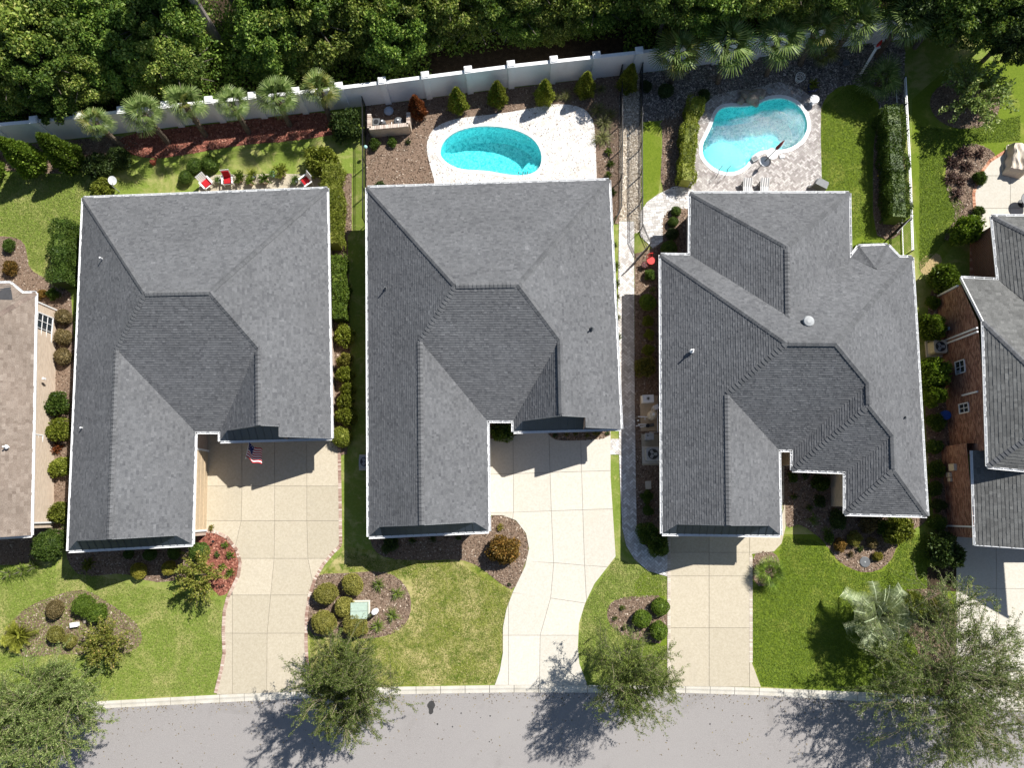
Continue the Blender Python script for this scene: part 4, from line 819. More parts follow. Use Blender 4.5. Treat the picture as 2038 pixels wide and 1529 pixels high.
walls(h4, R.off, [(G(1976, 500, 3).x + .45, k1.y), (G(1976, 500, 3).x + .45, G(1974, 430, 3).y - .45), (XR, G(1974, 430, 3).y - .45), (XR, k1.y)], 2.9, m_rb)
window(h4, R.off, xw, G(1905, 746, 1.4).y, G(1905, 722, 1.4).y, 1.5, 2.5, 2, 2, -1); window(h4, R.off, xw, G(1905, 824, 1.4).y, G(1905, 806, 1.4).y, 1.5, 2.5, 2, 2, -1)
for y, za, zb_ in ((G(1875, 682).y, .05, 4.2), (G(1888, 689).y, .5, 4.2), (G(1920, 785, 2.5).y, 2.0, 3.6)): MB().bar((xw - .06, y, za), (xw - .06, y, zb_), .10, .09).build('downspout', m_white, h4, R.off)
MB().bar((xl - .05, G(1882, 1047).y, .05), (xl - .05, G(1882, 1047).y, 2.8), .10, .09).build('downspout', m_white, h4, R.off)
MB().bar((xw - .04, yn, 2.6), (xw - .04, yn - .02, .3), .16, .1).build('corner_trim', m_white, h4, R.off)
for n, (py, z0, z1, dx, dy) in {'meter_box': (931, 1.0, 1.6, .18, .42), 'conduit_box': (945, .6, 1.0, .16, .3), 'cable_box': (955, .7, 1.0, .14, .22)}.items():
    MB().box((xl - dx / 2, G(1895, py, 1).y, (z0 + z1) / 2), (dx, dy, z1 - z0)).build(n, m_beige, h4, R.off)
for py, z in ((655, 1.0), (741, 1.8)): MB().box((xw - .06, G(1890, py, z).y, z + .1), (.12, .2, .28)).build('wall_box', m_grey, h4, R.off)

def front_window(house, off, px, py, w, z0, z1, nx=2, nz=3):   # window in a wall facing the street
    p = G(px, py, 3.2); y = p.y + .43; fr = MB()
    for x in (p.x - w / 2, p.x + w / 2): fr.box((x, y, (z0 + z1) / 2), (.07, .08, z1 - z0 + .07))
    for z in (z0, z1): fr.box((p.x, y + .001, z), (w + .07, .08, .07))
    for k in range(1, nx): fr.box((p.x - w / 2 + w * k / nx, y + .01, (z0 + z1) / 2), (.035, .05, z1 - z0))
    for k in range(1, nz): fr.box((p.x, y + .011, z0 + (z1 - z0) * k / nz), (w, .05, .035))
    o = fr.build('window', m_white, house, off)
    for i in range(nx):
        for j in range(nz):
            a, b = p.x - w / 2 + w * i / nx, p.x - w / 2 + w * (i + 1) / nx; c, d = z0 + (z1 - z0) * j / nz, z0 + (z1 - z0) * (j + 1) / nz
            MB().add([(a, y, c), (b, y, c), (b, y, d), (a, y, d)], [(0, 1, 2, 3)]).build('pane', m_glass, o, off)
for x, y in ((205, 1093), (310, 1087)): front_window(h1, R1_.off, x, y, 1.2, .8, 2.3)
for x, y in ((795, 1065), (905, 1061)): front_window(h2, R2_.off, x, y, 1.2, .8, 2.3)
front_window(h1, R1_.off, 615, 873, 1.4, .6, 2.3); front_window(h2, R2_.off, 1200, 854, 1.2, .6, 2.3); front_window(h3, R3_.off, 1765, 1025, 2.2, .6, 2.3, 4, 3); front_window(h3, R3_.off, 1630, 938, 1.2, .6, 2.3)
# ================================================================== PLANTS
def unit(v): return v / np.maximum(np.linalg.norm(v, axis=1, keepdims=True), 1e-9)
def leaves(P, Dn, L, Wd, jit=.6):                    # rhombic leaves at P pointing roughly along Dn
    n = len(P); D = unit(Dn + RNG.normal(0, jit, (n, 3))); S = unit(np.cross(D, RNG.normal(0, 1, (n, 3)))); L = (L * (.6 + .8 * RNG.random(n)))[:, None]; Wd = (Wd * (.6 + .8 * RNG.random(n)))[:, None]
    bend = np.cross(D, S) * L * .12
    return np.stack([P - D * L / 2, P + S * Wd / 2 + bend, P + D * L / 2, P - S * Wd / 2 + bend], 1).reshape(-1, 3)
def lmesh(name, *Vs): V = np.concatenate(Vs); return qmesh(name, V, np.arange(len(V)).reshape(-1, 4))
def sph(n, zmin=-.55):
    v = unit(RNG.normal(0, 1, (n * 3, 3))); v = v[v[:, 2] > zmin]; return v[:n]
def lump(d, k, amp):                                 # low-frequency unevenness
    ph = RNG.random((5, 3)) * 6.28; r = np.ones(len(d))
    for i in range(5): r += amp * np.sin(d @ (RNG.normal(0, k, 3)) + ph[i, 0]) / 2.2
    return r
CACHE = {}
def core(r, zs=1.0, zc=0.0, n=2):
    b = bmesh.new(); bmesh.ops.create_icosphere(b, subdivisions=n, radius=1.0); V = np.array([v.co[:] for v in b.verts]); Fq = [[v.index for v in f.verts] for f in b.faces]; b.free()
    V = V * lump(V, 3, .08)[:, None] * r; V[:, 2] = V[:, 2] * zs + zc; Q = V[np.array([[f[0], f[1], f[2], f[2]] for f in Fq])].reshape(-1, 3); return Q
def veg(kind, var):
    key = (kind, var)
    if key in CACHE: return CACHE[key]
    if kind == 'ball':                               # clipped globe, radius 1, standing on z=0
        d = sph(3000); P = d * (lump(d, 4, .08) * np.where(RNG.random(len(d)) < .04, RNG.uniform(1.05, 1.17, len(d)), 1))[:, None] * (1 + RNG.normal(0, .03, (len(d), 1))); P[:, 2] = P[:, 2] * .85 + .72; c = core(.9, .85, .72)
        me = lmesh('foliage', leaves(P, d * .8, .13, .075, .8))
    elif kind == 'ballL':
        d = sph(6500); P = d * (lump(d, 5, .11) * np.where(RNG.random(len(d)) < .04, RNG.uniform(1.05, 1.15, len(d)), 1))[:, None] * (1 + RNG.normal(0, .035, (len(d), 1))); P[:, 2] = P[:, 2] * .85 + .72
        me = lmesh('foliage', leaves(P, d * .8, .095, .055, .8))
    elif kind == 'loose':                            # several overlapping clumps, ragged outline
        A = []
        for k in range(34):
            c = unit(RNG.normal(0, 1, (1, 3)))[0] * RNG.random() ** .4 * .72; c[2] = abs(c[2]) * .9 + .3; r = RNG.uniform(.2, .36); d = sph(190, -.4); P = c + d * r * (1 + RNG.normal(0, .18, (len(d), 1))); A.append(leaves(P, d, .16, .08, .8))
        me = lmesh('foliage', *A)
    elif kind == 'spray':                            # open shrub: shoots with leaves along them
        A = []
        for k in range(46):
            a = RNG.random() * 6.28; e = RNG.uniform(.15, 1.3); L = RNG.uniform(.6, 1.05); t = np.linspace(.25, 1, 24)[:, None]; dr = np.array([math.cos(a) * math.cos(e), math.sin(a) * math.cos(e), math.sin(e)])
            P = dr * t * L + np.array([0, 0, -.25]) * t ** 2 * L + RNG.normal(0, .035, (24, 3)); P[:, 2] += .1; A.append(leaves(P, np.repeat(dr[None], 24, 0), .17, .07, .7))
        me = lmesh('foliage', *A)
    elif kind == 'cone':                             # height 1, base radius .22
        n = 5200; z = RNG.random(n) ** 1.15; a = RNG.random(n) * 6.28; prof = .235 * np.minimum(1, (z + .04) * 5) * (1 - z) ** .72 + .006
        r = prof * (1 + .14 * np.sin(a * 5 + z * 9) + RNG.normal(0, .10, n)); d = np.stack([np.cos(a), np.sin(a), np.full(n, .9)], 1); P = np.stack([r * np.cos(a), r * np.sin(a), z], 1)
        me = lmesh('foliage', leaves(P, d, .052, .026, .45))
    elif kind == 'column':                           # soft upright evergreen, height 1
        n = 5200; z = RNG.random(n); a = RNG.random(n) * 6.28; prof = .25 * np.sin(np.clip(z * .93 + .07, 0, 1) ** .75 * math.pi) ** .6
        r = prof * (1 + .16 * np.sin(a * 4 + z * 12) + RNG.normal(0, .12, n)); d = np.stack([np.cos(a), np.sin(a), np.full(n, .7)], 1); P = np.stack([r * np.cos(a), r * np.sin(a), z], 1)
        me = lmesh('foliage', leaves(P, d, .055, .03, .6))
    elif kind in ('tuft', 'lily'):                   # arching blades
        nb = 170 if kind == 'tuft' else 70; A = []; w = .018 if kind == 'tuft' else .035
        for k in range(nb):
            a = RNG.random() * 6.28; e = RNG.uniform(.5, 1.45); L = RNG.uniform(.7, 1.15); t = np.linspace(0, 1, 4); c, s = math.cos(a), math.sin(a)
            rr = L * (t * math.cos(e) + .25 * t ** 2); zz = L * (t * math.sin(e) - .55 * t ** 2); wd = w * (1 - t ** 2 * .95); x0, y0 = RNG.normal(0, .08, 2)
            pl = np.stack([x0 + rr * c - wd * s, y0 + rr * s + wd * c, zz], 1); pr = np.stack([x0 + rr * c + wd * s, y0 + rr * s - wd * c, zz], 1)
            for i in range(3): A.append(np.stack([pl[i], pr[i], pr[i + 1], pl[i + 1]]))
        V = np.concatenate(A); me = qmesh('blades', V, np.arange(len(V)).reshape(-1, 4))
    elif kind == 'wood':                             # woodland crown, radius 1, centre 0
        A = []; nc = 100
        for k in range(nc):
            c = unit(RNG.normal(0, 1, (1, 3)))[0] * (.35 + .6 * RNG.random() ** .5); c[2] = c[2] * .85; r = RNG.uniform(.11, .24); d = unit(RNG.normal(0, 1, (190, 3))); P = c + d * r * RNG.random((190, 1)) ** .4; P[:, 2] -= (np.linalg.norm(P - c, axis=1)) * .25
            A.append(leaves(P, d + np.array([0, 0, -.15]), .066, .042, .9))
        me = lmesh('crown', *A)
    elif kind == 'woodB':                            # coarser-leaved crown with deeper gaps
        A = []
        for k in range(48):
            c = unit(RNG.normal(0, 1, (1, 3)))[0] * (.45 + .5 * RNG.random() ** .5); c[2] = c[2] * .85; r = RNG.uniform(.16, .33); d = unit(RNG.normal(0, 1, (230, 3))); P = c + d * r * RNG.random((230, 1)) ** .4; P[:, 2] = c[2] + (P[:, 2] - c[2]) * .6
            A.append(leaves(P, d * np.array([1, 1, .4]) + np.array([0, 0, -.3]), .082, .05, .7))
        me = lmesh('crown', *A)
    elif kind == 'mop':                              # low mounded groundcover patch
        d = sph(1500, 0); P = d * lump(d, 5, .11)[:, None]; P[:, 2] *= .4; me = lmesh('foliage', leaves(P, d, .16, .06, .8))
    CACHE[key] = me; return me
def plant(name, label, cat, kind, px, py, rpx, mat, h=None, nv=2, group=None, zc=None, rz=None, z0=.02):
    """a plant whose middle shows at (px,py) and spreads rpx photo pixels"""
    r0 = rpx * MPP(px, py, .5); hh = r0 * 1.5 if h is None else h; p = G(px, py, hh * .55 if zc is None else zc); r = rpx * MPP(px, py, hh * .6)
    o = thing(name, label, cat, (p.x, p.y, z0), random.random() * 6.28 if rz is None else rz, group)
    c = link('foliage', veg(kind, random.randrange(nv)), mat, o); r *= .89 if kind.startswith('ball') else 1
    c.scale = (r * random.uniform(.94, 1.06), r * random.uniform(.94, 1.06), hh / (1.55 if kind.startswith('ball') else 1.2 if kind == 'loose' else 1.0))
    s = MB(); n = 4
    for k in range(n): a = k * 6.28 / n + .4; s.tube([(.04 * math.cos(a), .04 * math.sin(a), -.05), (.25 * r * math.cos(a), .25 * r * math.sin(a), hh * .45), (.5 * r * math.cos(a), .5 * r * math.sin(a), hh * .7)], [.03, .02, .01], 4)
    s.build('stem', m_bark, o)
    if kind.startswith('ball'):
        key = 'twigcore'
        if key not in CACHE: V = core(.86, .85, .72); CACHE[key] = qmesh('twig_core', V, np.arange(len(V)).reshape(-1, 4))
        t = link('twig_core', CACHE[key], mat, o); t.scale = c.scale
    return o
gr_ball = 'clipped shrubs in the front beds'
for a in [
    ('bronze clipped ball in the left island bed', 108, 1213, 19, L_brown), ('larger green clipped ball in the left island bed', 166, 1206, 23, L_bright), ('green clipped ball touching the larger one, left island bed', 193, 1221, 20, L_bright),
    ('olive clipped ball beside the yellow cycad', 110, 1264, 18, L_olive), ('smaller olive ball under the crape myrtle, left island bed', 139, 1277, 14, L_olive),
    ('olive ball topmost in the bed with the green utility box', 701, 1164, 22, L_olive), ('olive ball nearest the brick edging, upper left of the utility box bed', 648, 1182, 24, L_olive), ('olive ball touching the left of the green utility box', 685, 1208, 20, L_olive),
    ('olive ball at the lower left of the utility box bed', 644, 1240, 25, L_olive), ('olive ball below the green utility box', 706, 1247, 24, L_olive),
    ('clipped green ball nearest the driveway, topmost of the three', 1315, 1208, 18.5, L_bright), ('leftmost of three clipped green balls by the tan driveway', 1278, 1232, 19.5, L_bright), ('lowest of three clipped green balls by the tan driveway', 1311, 1256, 19.5, L_bright),
    ('big lime ball at the corner of the leftmost grey house', 681, 870, 21, L_lime), ('bright green globe in the narrow bed beside the paver walk', 1290, 602, 18, L_bright), ('dark green dome at the rear corner beside the paver path', 1331, 495, 18, L_green),
    ('big dark ball at the front corner of the brown-roofed house', 96, 1086, 33, L_green), ('bronze ball nearest the white window of the pale wall', 125, 631, 17, L_brown), ('middle of three bronze balls along the pale wall', 125, 671, 18, L_brown), ('lowest of three bronze balls along the pale wall', 125, 710, 17, L_brown),
    ('clipped shrub beside the silver palm, left of two', 1815, 1202, 29, L_lime), ('clipped shrub right of the silver palm near the white driveway', 1872, 1216, 26, L_olive),
    ('yellow clipped shrub at the edge of the garage shadow', 275, 1137, 17, L_yellow), ('second yellow clipped shrub, next to the crape myrtle', 336, 1132, 15, L_yellow), ('round green bush in the red mulch by the driveway', 397, 1099, 20, L_green),
    ('first small ball from the left in the shaded bed under the garage gable', 256, 1103, 11, L_green), ('second small ball in the shaded bed under the garage gable', 298, 1103, 13, L_green), ('third small ball in the shaded bed under the garage gable', 346, 1100, 14, L_green),
    ('dark ball left of a pair behind the red chairs', 387, 329, 16, L_green), ('dark ball right of a pair behind the red chairs', 418, 326, 17, L_green), ('lower ball shrub beside the white garden chair', 369, 352, 15, L_green),
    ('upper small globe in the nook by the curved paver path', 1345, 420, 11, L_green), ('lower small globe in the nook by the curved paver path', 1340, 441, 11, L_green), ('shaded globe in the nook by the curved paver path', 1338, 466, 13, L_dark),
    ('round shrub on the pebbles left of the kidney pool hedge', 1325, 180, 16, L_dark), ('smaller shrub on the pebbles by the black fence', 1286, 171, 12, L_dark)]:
    plant('clipped_shrub', a[0], 'shrub', 'ballL' if a[3] > 22 else 'ball', *a[1:], group=gr_ball)
for a in [
    ('rounded hedge bush, upper of two above the lime ball', 687, 800, 18, L_lime), ('rounded hedge bush just above the lime ball', 687, 829, 18, L_lime), ('small lime bush in the row between the left houses', 692, 775, 13, L_lime), ('lime bush beside the pale brick wall, upper in the row', 686, 745, 16, L_lime), ('reddish lime bush beside the pale brick wall', 685, 716, 14, L_olive)]:
    plant('hedge_bush', a[0], 'shrub', 'loose', a[1], a[2], a[3] * 1.22, a[4], nv=4, h=1.5, group='bushes between the left houses')
for a in [
    ('airy pale bush sticking out of the hedge between the left houses', 686, 668, 25, L_lime), ('bushy lime shrub at the top of the tall hedge', 640, 320, 37, L_lime), ('big dark shrub at the wall end of the black fence', 688, 245, 36, L_dark),
    ('dark feathery bush on the pale wall side bed', 108, 803, 29, L_green), ('lime bush below the dark feathery one at the pale wall', 113, 855, 28, L_lime), ('bright bush near the meter boxes of the pale wall', 117, 930, 23, L_lime), ('golden bush at the lower end of the pale wall', 118, 1020, 24, L_lime),
    ('small green shrub in the curved bed at the left edge', 16, 488, 14, L_green), ('orange-tinted shrub at the left edge', 18, 532, 16, L_orange), ('green shrub at the corner of the curved left bed', 105, 585, 14, L_green), ('red-tinted shrub beside the corner of the brown roof', 82, 586, 11, L_orange),
    ('lime bush beside the satellite dish', 203, 371, 24, L_lime), ('dark spreading shrub above the satellite dish', 190, 328, 32, L_dark), ('dark shrub between the palms and the patio', 235, 312, 24, L_dark),
    ('small shrub inside the bed left of brick pump enclosure corner', 745, 286, 13, L_green), ('small shrub below the brick pump enclosure', 780, 281, 11, L_green), ('small shrub right below the brick pump enclosure', 812, 280, 8, L_dark), ('shrub at the eave above the middle roof', 755, 372, 14, L_dark),
    ('dark shrub at the garage corner of the middle house', 775, 1085, 19, L_dark), ('dark green shrub beside the middle garage entry', 998, 856, 28, L_green), ('orange and green shrub in front of the middle garage', 1003, 1095, 34, L_orange), ('small yellow shrub at the tip of the middle bed', 996, 1050, 9, L_yellow),
    ('shady bush at the lower end of the paver walk', 1290, 1062, 24, L_green), ('larger shady bush beside the driveway end of the paver walk', 1307, 1083, 28, L_green),
    ('olive bush in the narrow side bed', 1285, 731, 24, L_olive), ('topmost of three yellow-green shrubs in the narrow side bed', 1290, 638, 13, L_lime), ('middle of three yellow-green shrubs in the narrow side bed', 1293, 666, 12, L_lime), ('lowest of three yellow-green shrubs in the narrow side bed', 1290, 697, 13, L_lime),
    ('pale shrub beside the red metal chair', 1294, 547, 13, L_green), ('leafy plant below the air conditioner in the side bed', 1288, 990, 15, L_green), ('second leafy plant below the air conditioner', 1291, 1017, 11, L_green),
    ('bright rounded bush by the white patio of the brick house', 1927, 457, 33, L_bright), ('small bush at the patio corner of the brick house', 1949, 421, 13, L_green), ('bush in the curved bed edge of the brick house patio', 1951, 353, 15, L_green),
    ('large clipped bush beside the upper brick wall', 1885, 553, 32, L_bright), ('small bright bush under the brick gable', 1858, 601, 16, L_bright), ('leafy bush above the air conditioner of the brick house', 1860, 650, 27, L_bright), ('tall bright bush below the air conditioner of the brick house', 1861, 742, 34, L_bright),
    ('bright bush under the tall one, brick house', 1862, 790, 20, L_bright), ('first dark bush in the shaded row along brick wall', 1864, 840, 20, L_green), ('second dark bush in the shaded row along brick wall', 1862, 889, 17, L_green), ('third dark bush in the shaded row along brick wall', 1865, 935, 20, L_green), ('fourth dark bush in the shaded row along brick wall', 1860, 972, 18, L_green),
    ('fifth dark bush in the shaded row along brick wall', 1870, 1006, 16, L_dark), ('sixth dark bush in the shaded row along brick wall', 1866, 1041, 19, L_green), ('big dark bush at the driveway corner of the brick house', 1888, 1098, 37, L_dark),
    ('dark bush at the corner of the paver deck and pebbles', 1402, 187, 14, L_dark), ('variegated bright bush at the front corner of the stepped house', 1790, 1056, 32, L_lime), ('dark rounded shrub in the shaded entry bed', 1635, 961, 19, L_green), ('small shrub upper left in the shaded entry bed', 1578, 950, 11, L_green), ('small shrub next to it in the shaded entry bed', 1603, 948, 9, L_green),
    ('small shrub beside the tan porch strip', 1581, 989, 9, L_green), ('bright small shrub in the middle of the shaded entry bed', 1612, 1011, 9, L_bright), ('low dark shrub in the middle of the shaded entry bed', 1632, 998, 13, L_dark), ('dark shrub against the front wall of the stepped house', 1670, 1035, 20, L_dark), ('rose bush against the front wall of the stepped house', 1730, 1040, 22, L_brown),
    ('dark shrub left of the bright variegated bush', 1762, 1050, 18, L_green), ('yellow-flowered rose in the pointed front bed', 1673, 1086, 14, L_orange), ('pink-tinted rose in the pointed front bed', 1702, 1073, 16, L_olive), ('brownish rose in the pointed front bed', 1737, 1081, 13, L_brown), ('golden shrub at the tip of the pointed front bed', 1748, 1108, 11, L_yellow), ('grey-green plant beside the round lid', 1713, 1092, 10, L_green), ('green shrub at the left of the pointed front bed', 1651, 1070, 12, L_green), ('low rose beside the round lid', 1695, 1104, 9, L_brown)]:
    plant('garden_shrub', a[0], 'shrub', 'loose' if a[3] > 10 else 'spray', *a[1:], h=(2.5 if a[0].startswith(('tall bright', 'large clipped', 'bright bush under', 'bright rounded', 'leafy bush above')) else a[3] * .052 if a[3] > 20 else None), nv=4, group='loose shrubs in the garden beds')
small = [('small plant in the shaded bed below the middle garage, leftmost', 820, 1077, 9, L_green), ('small plant in the shaded bed below the middle garage, middle', 861, 1073, 9, L_green), ('small plant in the shaded bed below the middle garage, rightmost', 912, 1070, 8, L_green), ('tiny plant at the lower tip of the middle bed', 1014, 1164, 5, L_green),
    ('first small plant in the entry bed of the middle house', 1105, 866, 7, L_dark), ('second small plant in the entry bed of the middle house', 1127, 864, 7, L_olive), ('third small plant in the entry bed of the middle house', 1146, 864, 7, L_olive), ('fourth small plant in the entry bed of the middle house', 1168, 866, 7, L_olive), ('fifth small plant in the entry bed of the middle house', 1187, 862, 10, L_olive), ('last small plant in the entry bed of the middle house', 1209, 862, 7, L_green),
    ('tiny plant in the small ball bed, topmost', 1239, 1211, 8, L_lily), ('tiny plant in the small ball bed, leftmost', 1224, 1231, 7, L_lily), ('tiny plant in the small ball bed, lowest', 1242, 1251, 7, L_lily),
    ('bush on the sunny side strip of the middle house, topmost', 1222, 487, 9, L_bright), ('bush on the sunny side strip, below the fence end', 1227, 528, 11, L_bright), ('third bush on the sunny side strip', 1228, 562, 10, L_bright), ('fourth bush on the sunny side strip', 1228, 590, 8, L_lime), ('fifth bush on the sunny side strip', 1229, 631, 8, L_lime), ('lowest bush on the sunny side strip', 1231, 670, 10, L_bright),
    ('plant in the fence-side bed of the white deck, upper', 1211, 300, 11, L_bright), ('plant in the fence-side bed of the white deck, middle', 1215, 324, 10, L_bright), ('plant in the fence-side bed of the white deck, lower', 1212, 346, 10, L_bright), ('plant at the rear corner of the middle roof', 1221, 380, 10, L_green),
    ('leafy plant in the red mulch, topmost', 446, 1085, 10, L_bright), ('leafy plant in the red mulch, left', 431, 1104, 9, L_green), ('leafy plant in the red mulch, nearest the edging', 457, 1106, 11, L_bright), ('leafy plant in the red mulch, lower', 441, 1128, 10, L_bright), ('leafy plant in the red mulch beside the crape myrtle', 456, 1140, 11, L_bright), ('yellow plant at the brick pier of the garage', 419, 1051, 8, L_yellow),
    ('red-leaved sparse shrub by the pale wall', 108, 893, 15, L_rust), ('spiky pale plant in the garage shadow', 171, 1124, 17, L_lime)]
for a in small: plant('garden_plant', a[0], 'plant', 'spray', *a[1:], nv=4, group='small plants in the garden beds')
for a in [('lily clump topmost in the utility box bed', 752, 1165, 15), ('lily clump rightmost in the utility box bed', 788, 1183, 15), ('lily clump lower right in the utility box bed', 780, 1228, 16), ('lily clump lowest in the utility box bed', 750, 1248, 16), ('strap-leaved clump at the garage corner by the pale wall', 130, 1058, 18), ('strap-leaved clump in the shaded entry bed', 1622, 1034, 14), ('strap-leaved clump at the left of the pointed bed', 1652, 1058, 12),
          ('strap-leaved border clump at the left edge, leftmost', 12, 1143, 20), ('strap-leaved border clump, second from the left edge', 38, 1137, 20), ('strap-leaved border clump, third from the left edge', 62, 1129, 18), ('small strap-leaved clump by the red chair', 1300, 575, 8)]:
    plant('strap_lily', a[0], 'plant', 'lily', a[1], a[2], a[3] * 1.2, L_lily, h=.8, group='strap-leaved clumps')
for a in [('ornamental grass clump beside the curve of the white deck', 1192, 212, 22), ('ornamental grass clump second along the deck edge', 1204, 238, 24), ('ornamental grass clump third along the deck edge', 1200, 268, 26), ('ornamental grass clump near the fence end', 1216, 222, 17), ('dry grass clump between two cone evergreens', 1128, 183, 16), ('grass clump right of the fourth cone evergreen', 1197, 170, 15), ('pale grass clump at the pebble corner by the tall hedge', 1785, 214, 20), ('grass clump left of the third cone evergreen', 1110, 186, 11)]:
    plant('ornamental_grass', a[0], 'grass', 'tuft', *a[1:], L_grass, h=1.1, group='ornamental grasses')
# ---- cone evergreens along the wall
def tall(name, label, kind, px, py, h, wid, mat, group):
    p = G(px, py); o = thing(name, label, 'tree', (p.x, p.y, .0), random.random() * 6, group); c = link('foliage', veg(kind, random.randrange(2)), mat, o); c.scale = (wid, wid, h)
    MB().tube([(0, 0, -.05), (0, 0, h * .7)], [.06, .02], 6).build('trunk', m_bark, o); return o
for i, (x, y, h, m) in enumerate([(913, 216, 2.7, L_lime), (991, 204, 2.7, L_lime), (1083, 201, 2.7, L_lime), (1163, 186, 2.7, L_lime), (1246, 178, 3.1, L_lime)]):
    tall('cone_evergreen', ['leftmost green cone evergreen along the white wall', 'second green cone evergreen from the left along the wall', 'third green cone evergreen along the wall', 'fourth green cone evergreen along the wall', 'loose green cone evergreen between the two black fences'][i], 'cone', x, y, h, 2.9, m, 'cone evergreens along the wall')
tall('cone_evergreen', 'rust-brown cone evergreen beside the brick pump enclosure', 'cone', 833, 228, 2.5, 2.7, L_rust, 'cone evergreens along the wall')
for i, (x, y, h) in enumerate([(-10, 345, 3.4), (78, 335, 4.4), (152, 328, 4.4)]):
    tall('columnar_evergreen', ['columnar evergreen cut by the left edge below the wall', 'broad columnar evergreen, left of two below the wall', 'broad columnar evergreen, right of two below the wall'][i], 'cone', x, y, h, 4.4, L_bright, 'columnar evergreens at the left')
# ---- hedges
def hedge(label, pts, wpx, h, mat, leaf=.11, dens=420):
    P = resample(pts, .25); c0 = P[0]; o = thing('hedge', label, 'hedge', (c0.x, c0.y, 0), 0, 'clipped hedges'); A = []; w = wpx * MPP(*pts[0], h) / 2; co = MB()
    for i, (a, b) in enumerate(zip(P, P[1:])):
        d = (b - a).normalized(); n = Vector((-d.y, d.x, 0)); k = int((b - a).length * dens * (2 * h + 2 * w)); t = RNG.random(k); u = RNG.random(k) * (2 * h + 2 * w)
        s = np.where(u < h, -w, np.where(u < h + 2 * w, u - h - w, w)); z = np.where(u < h, u, np.where(u < h + 2 * w, h, 2 * h + 2 * w - u)); bulge = .07 * math.sin(i * .9) + .05 * math.sin(i * 2.3 + 1)
        e = np.maximum(0, (np.abs(s) / w) ** 6 * .08 * (z > h * .9)); Pp = np.stack([a.x + (b.x - a.x) * t + n.x * s * (1 + bulge), a.y + (b.y - a.y) * t + n.y * s * (1 + bulge), z * (1 + bulge * .6) - e], 1) + RNG.normal(0, .045, (k, 3))
        lw = .5 * np.sin(Pp[:, 0] * 5.1 + Pp[:, 2] * 3) * np.cos(Pp[:, 1] * 4.3 + 1) + .5 * np.sin(Pp[:, 1] * 2.3 + Pp[:, 0] * 1.7)
        Pp += np.stack([n.x * np.sign(s) * lw * .17, n.y * np.sign(s) * lw * .17, lw * .2 * (np.abs(s) < w * .99)], 1)
        nd = np.stack([n.x * np.sign(s) * (np.abs(s) >= w * .99), n.y * np.sign(s) * (np.abs(s) >= w * .99), .25 + (np.abs(s) < w * .99)], 1); A.append(leaves(Pp - np.array(c0), nd * .8, leaf, leaf * .55, .8))
        co.box((a + b) / 2 + Vector((0, 0, h * .45)) - c0, ((b - a).length + .01, 2 * w * .72, h * .80), math.atan2(d.y, d.x))
    link('foliage', lmesh('foliage', *A), mat, o); co.build('twig_core', mat, o)
hedge('tall glossy hedge between the left houses, nearest the lawn', [(668, 345), (671, 430), (671, 505)], 33, 1.8, L_lime); hedge('yellow-green hedge between the left houses below the tall one', [(678, 520), (680, 580), (682, 645)], 29, 1.5, L_bright)
hedge('clipped hedge along the left edge of the kidney pool deck', [(1382, 212), (1370, 245), (1363, 300), (1361, 352), (1358, 378)], 27, 1.35, L_lime); hedge('tall clipped hedge inside the pale-railed fence', [(1757, 234), (1762, 320), (1768, 400), (1768, 452)], 35, 1.8, L_green)
hedge('dark evergreen hedge against the back corner of the leftmost grey house', [(150, 455), (148, 515), (146, 580)], 32, 2.0, L_green); hedge('low clipped hedge under the bay window', [(1697, 497), (1745, 494)], 12, .8, L_bright)

for i, (x, y, r) in enumerate([(1898, 322, 20), (1922, 302, 20), (1893, 352, 19), (1906, 384, 18), (1953, 303, 16), (1925, 330, 18), (1915, 358, 16)]):
    plant('plum_shrub', ['first', 'second', 'third', 'fourth', 'fifth', 'sixth', 'seventh'][i] + ' plum-leaved shrub from the fence in the bed beside the pale round patio', 'shrub', 'spray', x, y, r, L_plum, nv=4, h=.55, group='plum shrubs by the pale patio')
# ---- palms
def fan_mesh(nseg=24, span=3.9, blade=1.0, pet=.75, droop=.35):
    V = []; Q = []
    def quad(a, b, c, d): i = len(V); V.extend([a, b, c, d]); Q.append((i, i + 1, i + 2, i + 3))
    for s in (-1, 1): quad((0, -.03 * s, 0), (0, .03 * s, .01), (pet, .015 * s, .06), (pet, -.015 * s, .06))
    for k in range(nseg):
        a = -span / 2 + span * k / (nseg - 1); L = blade * (.72 + .28 * math.cos(a * .55)) * RNG.uniform(.9, 1.05); da = span / nseg * .45; c, s = math.cos, math.sin
        zr = .06 + (.03 if k % 2 else -.02); up = .12 * (1 - abs(a) / 2)
        p0 = (pet - .04, 0, .06); r1 = L * .48
        m1 = (pet + r1 * c(a - da), r1 * s(a - da), zr + up); m2 = (pet + r1 * c(a + da), r1 * s(a + da), zr + up + .03)
        i = len(V); V.extend([p0, m1, (pet + r1 * c(a) * 1.02, r1 * s(a) * 1.02, zr + up + .035), m2]); Q.append((i, i + 1, i + 2, i + 3))
        t = RNG.uniform(.5, 1.3); tip = (pet + L * c(a) * .97, L * s(a) * .97, zr - droop * t * L * .5); w = .012
        t1 = (tip[0] + w * s(a), tip[1] - w * c(a), tip[2]); t2 = (tip[0] - w * s(a), tip[1] + w * c(a), tip[2]); quad(m1, t1, t2, m2)
    return qmesh('frond', np.array(V), np.array(Q))
